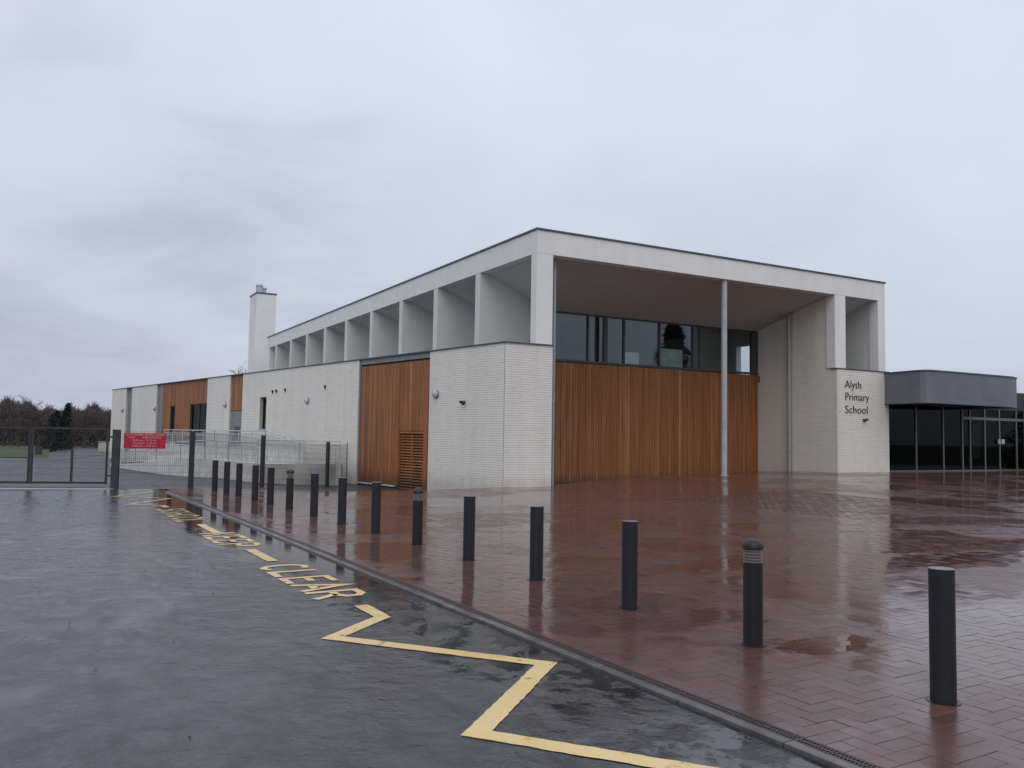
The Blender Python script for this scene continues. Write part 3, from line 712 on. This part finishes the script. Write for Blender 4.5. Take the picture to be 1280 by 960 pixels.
# chimney
ch = obj('chimney', MB().box(BL, -.95, .68, 45, 47.5, 4.8, 13.25), M['render'], school, .01)
obj('chimney_cap', MB().box(BL, -1.0, .73, 44.95, 47.55, 13.252, 13.36), M['coping'], ch)
for u, v, r, h in ((-.55, 45.9, .27, .75), (-.1, 46.4, .25, .62)):
    p = BL(u, v, 13.36); f = MB().lathe(p, [(r, 0), (r, h*.8), (r*1.12, h*.82), (r*1.12, h)], 16); obj('flue', f, M['galv'], ch)

# ------------------------------------------------------------------ entrance canopy and glazed entrance
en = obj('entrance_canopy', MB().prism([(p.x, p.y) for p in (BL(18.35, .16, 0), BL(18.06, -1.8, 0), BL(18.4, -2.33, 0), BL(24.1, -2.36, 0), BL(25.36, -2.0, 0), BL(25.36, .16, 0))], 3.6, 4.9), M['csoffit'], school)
fpts = [BL(18.36, .26, 0), BL(18.03, -1.8, 0), BL(18.03, -2.05, 0), BL(18.12, -2.25, 0), BL(18.32, -2.36, 0), BL(18.6, -2.38, 0), BL(24.1, -2.38, 0), BL(24.6, -2.30, 0), BL(25.4, -2.02, 0), BL(25.4, 4, 0)]
def ribbon(pts, t, z0, z1):
    mb = MB(); outs = []
    for i, p in enumerate(pts):
        d0 = (p-pts[i-1]).normalized() if i else (pts[1]-p).normalized(); d1 = (pts[i+1]-p).normalized() if i < len(pts)-1 else d0
        n = (Vector((d0.y, -d0.x, 0))+Vector((d1.y, -d1.x, 0))).normalized(); k = t/max(.3, n.dot(Vector((d0.y, -d0.x, 0)))); outs.append(p+n*k)
    for i in range(len(pts)-1): mb.prism([(q.x, q.y) for q in (pts[i], outs[i], outs[i+1], pts[i+1])], z0, z1)
    return mb
obj('fascia', ribbon(fpts, .03, 3.53, 4.93), M['fascia'], en); obj('fascia_coping', ribbon(fpts, .07, 4.932, 4.99), M['coping'], en)
obj('fascia_trim', ribbon(fpts, .05, 3.50, 3.528), M['coping'], en)
box('canopy_roof', BL, 18.7, 24.9, .2, 6, 4.7, 4.88, M['roof'], en)
VE = .2; ze = .30
gl = obj('entrance_glazing', MB().box(BL, 18.6, 30.5, VE-.06, VE+.06, ze-.15, ze+.12), M['aluframe'], school)
muls = [18.62, 20.8, 22.9, 24.45, 25.1, 26.34, 27.62, 29.15, 29.9]
for a in muls: box('mullion', BL, a, a+.09, VE-.05, VE+.05, ze+.12, 3.52, M['aluframe'], gl)
for a, b in zip(muls, muls[1:]): box('pane', BL, a+.09, b, VE-.004, VE+.006, ze+.12, 3.52, M['dglass'], gl)
box('transom', BL, 24.54, 29.9, VE-.055, VE+.052, 2.96, 3.1, M['aluframe'], gl)
box('door_handle', BL, 27.45, 27.60, VE-.12, VE-.05, 1.75, 2.0, M['galv'], gl); box('door_handle', BL, 27.75, 27.95, VE-.12, VE-.055, 1.75, 2.0, M['galv'], gl)
box('poster', BL, 25.45, 26.0, VE+.02, VE+.03, 1.0, 2.75, M['inwall'], gl)
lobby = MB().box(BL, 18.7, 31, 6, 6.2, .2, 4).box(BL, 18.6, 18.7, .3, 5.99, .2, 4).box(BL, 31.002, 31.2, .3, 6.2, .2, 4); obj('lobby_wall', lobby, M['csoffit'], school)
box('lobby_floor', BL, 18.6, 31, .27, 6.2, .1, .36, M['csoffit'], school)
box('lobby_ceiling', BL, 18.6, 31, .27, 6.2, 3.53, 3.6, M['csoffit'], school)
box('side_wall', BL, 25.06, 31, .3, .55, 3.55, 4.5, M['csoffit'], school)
dl = BL(24.4, -1.2, 3.585); obj('downlight', MB().lathe(dl, [(.16, 0), (.18, .03)], 16), M['lampw'], en)

# ------------------------------------------------------------------ lettering on the brick pier
def text_mesh(txt, size, width=None):
    cu = bpy.data.curves.new('t', 'FONT'); cu.body = txt; cu.size = size; cu.extrude = .012; cu.resolution_u = 3; cu.offset = -.010*size/.5
    o = bpy.data.objects.new('t', cu); COL.objects.link(o); dg = bpy.context.evaluated_depsgraph_get(); dg.update()
    me = bpy.data.meshes.new_from_object(o.evaluated_get(dg)); bpy.data.objects.remove(o)
    if width:
        w = max(v.co.x for v in me.vertices)-min(v.co.x for v in me.vertices)
        for v in me.vertices: v.co.x *= width/w
    return me
lt = thing('school_sign', BL(15.52, -.06, 3.0), 'dark raised lettering reading Alyth Primary School on the white brick pier', 'sign')
for txt, zb, wd in (('Alyth', 4.17, 1.08), ('Primary', 3.61, 1.58), ('School', 3.03, 1.48)):
    me = text_mesh(txt, .52, wd); me.name = 'lettering'; me.materials.append(M['letters'])
    o = bpy.data.objects.new('lettering', me); COL.objects.link(o); o.parent = lt
    o.location = BL(15.52, -.06, zb)-WPOS[lt.name]; o.rotation_euler = (R(90), 0, BL.a)

# ------------------------------------------------------------------ fittings on the walls
def wall_light(F, x, y, z, d, label):
    p = F(x, y, z); t = thing('wall_light', p, label, 'wall light', 'round lights on the low wall')
    n = F(x, y+d, z)-p
    obj('back_plate', MB().tube([p, p+n*.05], .17, 20), M['trim'], t); prof = [(.155, .05), (.15, .09), (.12, .125), (.07, .145), (.02, .15)]
    obj('lamp_cover', MB().tube([p+n*q for r, q in prof], [r for r, q in prof], 20), M['lampw'], t)
for s, lab in ((4.19, 'round opal bulkhead light on white brick just right of the large cedar bay'), (15.41, 'round opal bulkhead light on the long white bay between slot window and large cedar bay'),
               (26.3, 'round light on the narrow white brick bay right of the far cedar wall'), (39.95, 'round light on white brick just left of the far cedar wall'), (48.3, 'round light on the last white brick bay at the far end')):
    wall_light(WB, s, .012, 3.33, 1, lab)
def floodlight(F, x, y, z, d, label, twin=True):
    p = F(x, y, z); t = thing('security_light', p, label, 'security light')
    obj('bracket', MB().box(F, x-.05, x+.05, min(y, y+d*.08), max(y, y+d*.08), z-.05, z+.05), M['letters'], t)
    for k in ((-1, 1) if twin else (0,)):
        a = F(x+k*.06, y+d*.07, z+.02); b = F(x+k*.10, y+d*.16, z-.03+.03*k); obj('lamp_head', MB().tube([a, b], [.035, .055], 12), M['letters'], t)
floodlight(WB, 2.33, .012, 2.97, 1, 'small black twin spotlight on the white brick corner wall'); floodlight(BL, 16.8, -.042, 2.75, -1, 'small black twin spotlight under the school lettering')
for s, z, lab in ((19.55, 3.88, 'dark wall fitting left of a close pair above the window slot'), (19.1, 3.90, 'dark wall fitting right of a close pair above the window slot'), (18.0, 3.92, 'tiny dark wall fitting alone between the pair and the round light'), (13.55, 3.92, 'dark wall fitting nearest the large cedar bay, high on the long brick bay')):
    p = WB(s, .012, z); t = thing('wall_fitting', p, lab, 'wall fitting', 'dark fittings on the long brick bay')
    obj('base_plate', MB().box(WB, s-.045, s+.045, .010, .03, z-.1, z+.1), M['letters'], t); obj('hood', MB().box(WB, s-.04, s+.04, .03, .08, z-.03, z+.09), M['letters'], t, .01)

# ------------------------------------------------------------------ ramp with railings beside the low wall
ramp = thing('access_ramp', WB(18, 3, -.5), 'long access ramp with stained block walls and pale railings beside the low wall', 'ramp')
def ramp_body():
    def top(s): return .44-.78*ss(s, 17, 34)
    mb = MB(); N = 16; s0, s1 = 11.3, 34.0; y0, y1 = 1.9, 4.3
    def g(s, w): p = WB(s, w, 0); return T(p.x, p.y)-.2
    ss_ = [s0+(s1-s0)*i/N for i in range(N+1)]
    for a, b in zip(ss_, ss_[1:]):
        for w0, w1, ex in ((y1-.2, y1, .0), (y0, y0+.2, .5)):
            v = [WB(a, w0, g(a, w0)), WB(b, w0, g(b, w0)), WB(b, w1, g(b, w1)), WB(a, w1, g(a, w1)), WB(a, w0, top(a)+ex), WB(b, w0, top(b)+ex), WB(b, w1, top(b)+ex), WB(a, w1, top(a)+ex)]
            n = len(mb.v); mb.v += [tuple(q) for q in v]
            for f in ((4, 7, 6, 5), (0, 4, 5, 1), (1, 5, 6, 2), (2, 6, 7, 3), (3, 7, 4, 0)): mb.f.append(tuple(n+i for i in f)); mb.sm.append(False)
        v = [WB(a, y0, top(a)-.05), WB(b, y0, top(b)-.05), WB(b, y1-.2, top(b)-.05), WB(a, y1-.2, top(a)-.05)]; mb.poly(v[::-1])
    obj('ramp_wall', mb, M['rampwhite'], ramp)
    obj('ramp_wall', MB().prism([(p.x, p.y) for p in (WB(s0-.01, 4.3, 0), WB(9.9, 1.0, 0), WB(10.05, .85, 0), WB(s0+.2, 4.15, 0))][::-1], -.8, .42), M['rampwall'], ramp)
    obj('landing', MB().prism([(p.x, p.y) for p in (WB(s0+.15, 4.1, 0), WB(10.2, .95, 0), WB(34, .05, 0), WB(34, 1.9, 0), WB(s0+.15, 1.9, 0))][::-1], -.8, .40), M['concrete'], ramp)
    obj('upper_wall', MB().box(WB, 13.5, 34, 1.35, 1.5, .3, .95), M['rampwhite'], ramp)
    def rail(path, h, spacing=.11, name='railing'):
        r = MB(); pts = [Vector(p) for p in path]; up = Vector((0, 0, h))
        r.tube([p+up for p in pts], .028, 6); r.tube([p+Vector((0, 0, .08)) for p in pts], .016, 4); r.tube([p+up*.82 for p in pts], .016, 4)
        ro = obj(name, r, M['galv'], ramp); bars = MB()
        for a, b in zip(pts, pts[1:]):
            d = (b-a).length; n = max(1, int(d/spacing))
            for i in range(n):
                q = a.lerp(b, (i+.5)/n); bars.tube([q+Vector((0, 0, .08)), q+up*.82], .009, 4, False)
        obj('railing_bars', bars, M['galv'], ro, kind='stuff')
        for a, b in zip(pts, pts[1:]):
            n = max(1, round((b-a).length/1.8)); pb = None
            for i in range(n+1):
                q = a.lerp(b, i/n)
                obj('railing_post', MB().tube([q-Vector((0, 0, .05)), q+up], .024, 6), M['galv'], ro)
    rail([WB(s, 4.2, top(s)) for s in (33.5, 29, 25, 21, 17.5, 14.5, s0+.1)], .87)
    rail([WB(s0+.05, 4.15, .42), WB(10.05, 1.0, .42)], 1.0)
    rail([WB(s, 1.42, .95) for s in (33, 24, 17)]+[WB(12.6, 1.42, .5)], .85)
ramp_body()

# ------------------------------------------------------------------ mesh fence, gate, red notice
def wires(mb, A, B, z0, z1, sp=.055, hs=.2, r=.0032):
    A, B = Vector(A), Vector(B); d = (B-A); L = d.length; d.normalize(); n = max(2, int(L/sp))
    for i in range(n+1):
        q = A+d*(L*i/n); a, b = q.copy(), q.copy(); a.z = z0(q) if callable(z0) else z0; b.z = z1(q) if callable(z1) else z1
        mb.tube([a, b], r, 3, False, False)
    k = 0
    za = z0(A) if callable(z0) else z0; zb = z0(B) if callable(z0) else z0; ta = z1(A) if callable(z1) else z1; tb = z1(B) if callable(z1) else z1
    m = int((ta-za)/hs)
    for k in range(m+1):
        f = k/m; mb.tube([Vector((A.x, A.y, za+(ta-za)*f)), Vector((B.x, B.y, zb+(tb-zb)*f))], r, 3, False, False)
FP = [(-11.91, 25.41), (-9.97, 26.33), (-8.94, 30.37), (-7.65, 35.2), (-7.33, 38.03)]
fence = thing('mesh_fence', (-9.97, 26.33, T(-9.97, 26.33)), 'grey weld mesh fence on dark posts between the gate and the low white wall', 'fence')
for i, (x, y) in enumerate(FP):
    z = T(x, y); r = .10 if i == 0 else .06
    if i == 0:
        pm = MB().box(Frame(x, y, R(12)), -r, r, -r, r, z-.1, 1.76); obj('fence_post', pm, M['post'], fence, .008, label='thick square dark post at the gate end'); 
    else: obj('fence_post', MB().box(Frame(x, y, R(60)), -r, r, -r, r, z-.1, z+1.74+.1*(i > 1)), M['post'], fence, .006)
for (a, b) in zip(FP, FP[1:]):
    mb = MB(); wires(mb, (a[0], a[1], 0), (b[0], b[1], 0), lambda q: T(q.x, q.y)+.05, lambda q: T(q.x, q.y)+1.72); obj('mesh_panel', mb, M['wire'], fence)
GD = Vector((-2.19, -.39, 0)).normalized()
def gate_leaf(start, length, label, flip, mids):
    s = Vector(start); e = s+GD*length; F = Frame(s.x, s.y, math.atan2(GD.y, GD.x)); t = thing('mesh_gate', (s.x, s.y, 0), label, 'gate', 'leaves of the playground gate')
    obj('gate_stile', MB().box(F, 0, .05, -.035, .035, .06, 1.80), M['post'], t); obj('gate_stile', MB().box(F, length-.05, length, -.035, .035, .06, 1.80), M['post'], t)
    obj('gate_rail', MB().box(F, .07, length-.07, -.033, .033, .07, .13), M['post'], t); obj('gate_rail', MB().box(F, .07, length-.07, -.033, .033, 1.74, 1.80), M['wire'], t)
    for m in mids: obj('gate_bar', MB().box(F, m-.03, m+.03, -.03, .03, .13, 1.15), M['post'], t)
    mb = MB(); wires(mb, F(.07, 0, 0), F(length-.07, 0, 0), .13, 1.74); obj('mesh_panel', mb, M['wire'], t)
    return t, F
gs = Vector((-12.53, 26.2, 0))
g1, F1 = gate_leaf(gs, 2.2, 'right leaf of the dark mesh gate, with the latch box on its stile', 0, (1.03,))
obj('latch_box', MB().box(F1, 1.9, 2.08, -.05, .05, .95, 1.2), M['post'], g1)
obj('hinge', MB().box(F1, -.35, .0, -.02, .02, 1.5, 1.55), M['post'], g1); obj('hinge', MB().box(F1, -.35, .0, -.02, .02, .3, .35), M['post'], g1)
g2, F2 = gate_leaf(gs+GD*2.23, 2.2, 'left leaf of the dark mesh gate, cut off by the photo edge', 1, (1.1,))
def notice():
    a, b = Vector((-11.91, 25.41, 0)), Vector((-9.97, 26.33, 0)); F = Frame(a.x, a.y, math.atan2(b.y-a.y, b.x-a.x))
    t = thing('notice_sign', F(.78, -.05, 1.18), 'red notice board with white print fixed to the mesh fence beside the gate', 'sign')
    obj('board_face', MB().box(F, .2, 1.37, -.06, -.045, 1.19, 1.66), M['sign'], t, .004)
    for txt, z, w, x in (('ALYTH PRIMARY SCHOOL CAMPUS', 1.585, 1.09, .24), ('NO', 1.505, .16, .34), ('DELIVERIES', 1.505, .5, .72), ('8.30 am - 9.15 am', 1.42, .66, .44), ('12.15 pm - 1.15 pm', 1.335, .66, .44), ('2.45 pm - 3.45 pm', 1.25, .66, .44)):
        me = text_mesh(txt, .075, w); me.name = 'lettering'; me.materials.append(M['signw'])
        for v in me.vertices: v.co.z *= .1
        o = bpy.data.objects.new('lettering', me); COL.objects.link(o); o.parent = t; o.location = F(x, -.063, z)-WPOS[t.name]; o.rotation_euler = (R(90), 0, F.a)
notice()

# ------------------------------------------------------------------ bollards
BN = [(-.02, -.05), (1.68, -.03), (3.37, 0), (5.25, .07), (7.04, .09), (8.84, .12), (10.61, .12), (12.2, .06), (14.05, .1), (15.8, .08), (17.15, 0), (18.6, -.01), (20.0, -.10), (21.3, -.14), (22.4, -.24)]
LIT = (1, 5, 9)
BLAB = ['plain dark bollard at the near right, largest of the row', 'lit-head black bollard nearest the camera, with pale louvred lamp band',
 'blue-grey bollard just left of the nearest lamp-topped bollard', 'plain bollard standing in front of the join of white brick corner and porch', 'plain bollard just right of the middle lamp-topped bollard, against white brick',
 'lamp-topped bollard in front of the louvred cedar door', 'plain bollard just left of the middle lamp-topped bollard, in front of the cedar bay', 'plain bollard in front of the left edge of the large cedar bay',
 'plain bollard just right of the farthest lamp-topped bollard', 'lamp-topped bollard farthest down the row, before the ramp wall', 'plain bollard just left of the farthest lamp-topped bollard',
 'plain bollard second left of the farthest lamp-topped bollard', 'third plain bollard from the far left end of the row', 'second plain bollard from the far left end of the row', 'plain bollard at the far left end of the row, nearest the gate']
for i, (b, n) in enumerate(BN):
    # individual bollards stand a hand's breadth in front of the read base pixel, so shift back by the radius
    p = KB(b+.0, -n, 0); d = Vector((p.x, p.y, 0)).normalized()*.085; p = p+d; p.z = T(p.x, p.y)
    zt = .895-p.z if i not in LIT else .90-p.z
    if i in LIT:
        t = thing('lamp_bollard', p, BLAB[i], 'bollard', 'bollards along the kerb'); r = .083
        obj('post', MB().lathe(p, [(r+.012, -.02), (r+.012, .012), (r, .016), (r, zt-.205), (r-.006, zt-.2)], 28), M['bollard_black'], t)
        lv = MB().lathe(p, [(r-.02, zt-.2), (r-.02, zt-.085)], 20)
        for k in range(5): z = zt-.198+k*.025; lv.lathe(p, [(r-.019, z), (r-.001, z+.002), (r-.001, z+.008), (r-.019, z+.014)], 24)
        obj('lamp_head', lv, M['louvre'], t)
        obj('cap', MB().lathe(p, [(r, zt-.085), (r+.006, zt-.08), (r+.006, zt-.05), (r-.004, zt-.032), (r-.03, zt-.012), (r-.055, zt-.002), (.01, zt)], 28), M['bollard_black'], t)
        obj('key_screw', MB().lathe(p+Vector((-.03, -.075, zt-.28)), [(.008, 0), (.008, .016)], 8), M['letters'], t)
    else:
        t = thing('bollard', p, BLAB[i], 'bollard', 'bollards along the kerb'); r = .083
        obj('post', MB().lathe(p, [(r, -.02), (r, zt-.006)], 32), M['bollard'], t)
        obj('cap', MB().lathe(p, [(r-.001, zt-.0058), (r+.001, zt-.003), (r-.004, zt)], 32), M['capmetal'], t)
        obj('collar', MB().lathe(p, [(r+.03, -.01), (r+.03, .003), (r+.022, .005), (r+.002, .005)], 24), M['bed'], t)

# ------------------------------------------------------------------ trees
def bare_tree(name, x, y, z, H, spread, label, seed, mat='twig', dens=1.0, group=None):
    r = random.Random(seed); t = thing(name, (x, y, z), label, 'tree', group)
    tr = MB(); tw = MB()
    tr.tube([(x, y, z-.2), (x+r.uniform(-.1, .1), y, z+H*.22), (x+r.uniform(-.3, .3), y, z+H*.45), (x+r.uniform(-.4, .4), y, z+H*.8)], [H*.028, H*.022, H*.016, H*.005], 7)
    for k in range(14):
        h = H*r.uniform(.18, .7); a = r.uniform(0, 6.283); L = spread*r.uniform(.6, 1.05)*(1.1-.5*h/H); c, s = math.cos(a), math.sin(a)
        p0 = Vector((x, y, z+h)); p1 = p0+Vector((c*L*.5, s*L*.5, L*.35)); p2 = p0+Vector((c*L, s*L, L*r.uniform(.5, .95)))
        tr.tube([p0, p1, p2], [H*.010, H*.006, H*.002], 4)
        for q in range(int(26*dens)):
            f = r.uniform(.2, 1); b = p0.lerp(p1, f*2) if f < .5 else p1.lerp(p2, f*2-1)
            d = Vector((r.gauss(0, 1)+c*.5, r.gauss(0, 1)+s*.5, r.gauss(.6, .7))).normalized(); l = H*r.uniform(.07, .17); e = b+d*l
            wv = d.cross(Vector((r.gauss(0, 1), r.gauss(0, 1), r.gauss(0, 1)))).normalized()*H*.0035
            tw.poly([b-wv, b+wv, e])
            for j in range(5):
                b2 = b.lerp(e, r.uniform(.2, .95)); d2 = (d+Vector((r.gauss(0, .8), r.gauss(0, .8), r.gauss(.2, .6)))).normalized(); e2 = b2+d2*l*r.uniform(.3, .7)
                w2 = d2.cross(Vector((r.gauss(0, 1), r.gauss(0, 1), r.gauss(0, 1)))).normalized()*H*.0022
                tw.poly([b2-w2, b2+w2, e2])
    obj('trunk', tr, M['bark'], t); obj('crown', tw, M[mat], t)
    return t
def at(px, py_base, depth):                       # a spot on the far ground at a bearing read off the photograph
    d = CF+CX*((px-640)/FPX)-CU*((py_base-480)/FPX); d = d/d.y*depth; return d.x, d.y
spec = [(-60, 118, 6, 3.6, 0), (-20, 112, 6.2, 3.4, 1), (6, 116, 6.5, 3.6, 0), (24, 110, 6.2, 3.4, 1), (40, 114, 6.2, 3.6, 0), (55, 112, 5.6, 3.0, 1), (92, 118, 5.4, 2.8, 0), (106, 113, 5.7, 2.8, 0), (121, 116, 5.8, 2.9, 1), (134, 120, 5.9, 3.0, 0), (150, 122, 7.0, 3.0, 0)]
tl = ['', 'bare winter tree at the far left edge', 'tall bare brown tree at the photo left edge beyond the grass', 'bare reddish tree left of the gate meeting stiles, beyond the grass', 'bare brown tree above the gate meeting stiles, beyond the grass', 'shorter bare reddish tree just left of the dark conifers',
      'low bare tree just right of the dark conifers', 'bare tree second right of the dark conifers', 'bare reddish tree left of the white wall end', 'bare tree against the far end of the white wall', '']
for k, (px, dp, H, sp, m) in enumerate(spec):
    if not tl[k]: continue
    x, y = at(px, 540, dp); bare_tree('bare_tree', x, y, -.8, H, sp, tl[k], 30+k, 'redtwig' if m else 'twig', 1.3, 'bare trees beyond the playing field')
def wood_mass():
    r = random.Random(5); mb = MB()
    for k in range(42000):
        px = r.uniform(-140, 170); dp = r.uniform(122, 150); x, y = at(px, 540, dp)
        top = 5.7+.7*math.sin(px*.06+1)+.4*math.sin(px*.23)-(.8 if 88 < px else 0)
        z = -.8+top*(r.random()**.75); d = Vector((r.gauss(0, .5), r.gauss(0, .5), 1)).normalized(); l = r.uniform(.4, 1.3); w = d.cross(Vector((r.gauss(0, 1), r.gauss(0, 1), .1))).normalized()*r.uniform(.03, .12)
        p = Vector((x, y, z)); mb.poly([p-w, p+w, p+d*l])
    obj('distant_wood', mb, M['twig'], kind='stuff')
wood_mass()
def conifer(x, y, z, H, rad, label, seed, group=None, lean=0, n=3200):
    r = random.Random(seed); t = thing('conifer', (x, y, z), label, 'tree', group); obj('trunk', MB().tube([(x, y, z-.2), (x+lean*.6, y, z+H*.6), (x+lean, y, z+H*.96)], [H*.025, H*.015, H*.004], 7), M['bark'], t)
    mb = MB()
    for k in range(n):
        f = r.random()**1.35; h = .04+.95*f; R0 = rad*(1-h)**.75*(.75+.3*math.sin(h*38+seed)*.5+.15*r.random()); a = r.uniform(0, 6.283); q = R0*r.random()**.4
        p = Vector((x+lean*h+q*math.cos(a), y+q*math.sin(a), z+H*h)); l = H*r.uniform(.025, .06)
        d = Vector((math.cos(a), math.sin(a), r.gauss(-.15, .35))).normalized(); w = d.cross(Vector((r.gauss(0, .4), r.gauss(0, .4), 1))).normalized()*l*.45
        mb.poly([p-w, p+d*l*.5+w*.2, p+d*l*1.1, p+w])
    obj('crown', mb, M['conifer'], t)
x, y = at(78, 548, 96); conifer(x, y, -.8, 5.6, 1.3, 'tallest dark conifer beyond the gate, right of the grass', 3, None, .5)
x, y = at(70, 548, 95); conifer(x, y, -.8, 4.7, 1.9, 'shorter broad dark conifer close against the tallest one', 4)
x, y = at(64, 549, 94); conifer(x, y, -.8, 4.2, 1.9, 'low dark conifer at the left of the clump beyond the grass', 6)
bare_tree('bare_tree', -25.2, 84, -.8, 10.6, 3.0, 'bare tree top showing above the low roof beside the chimney', 77, 'twig', 1.6)
x, y = at(1279, 500, 46); conifer(x+1.2, y, .2, 6.3, 2.6, 'dark evergreen at the right edge behind the entrance canopy', 21, None, 0, 3600)
conifer(66, 17, 0, 16, 6.0, 'large conifer across the road seen only as a reflection in the hall windows', 11, None, 0, 5000)
conifer(76, 22, 0, 14, 6.0, 'second conifer across the road reflected beside the first', 12, None, 0, 5000)
x, y = at(131, 556, 88); cb = thing('utility_cabinet', (x, y, -.6), 'small pale cabinet beside the path end beyond the gate', 'cabinet')
FC_ = Frame(x, y, R(10)); obj('body', MB().box(FC_, -.55, .55, -.3, .3, -.6, .45), M['cabinet'], cb, .02); obj('lid', MB().box(FC_, -.6, .6, -.35, .35, .452, .52), M['trim'], cb)

def litter():
    r = random.Random(9); mb = MB()
    for k in range(260):
        b = r.uniform(-4, 22); n = r.uniform(1.7, 12) if r.random() < .75 else r.uniform(-8, 1.2); p = KB(b, n, 0); z = T(p.x, p.y)-(.022 if n > 1.5 else 0)+.004; a = r.uniform(0, 6.28); l = r.uniform(.008, .03)
        d = Vector((math.cos(a), math.sin(a), 0))*l; w = Vector((-math.sin(a), math.cos(a), 0))*l*r.uniform(.3, .6); p.z = z; h = Vector((0, 0, r.uniform(.002, .012)))
        mb.poly([p-d, p-w*.8+h, p+w*.2+h*1.5, p+d*.3+w+h]); mb.poly([p-w*.8+h, p+d, p+w*.2+h*1.5])
    obj('leaf_litter', mb, M['litter'], kind='stuff')
M['litter'] = simple('wet_leaf_bits', (.03, .018, .01), .4, var=.5, scale=30)
litter()
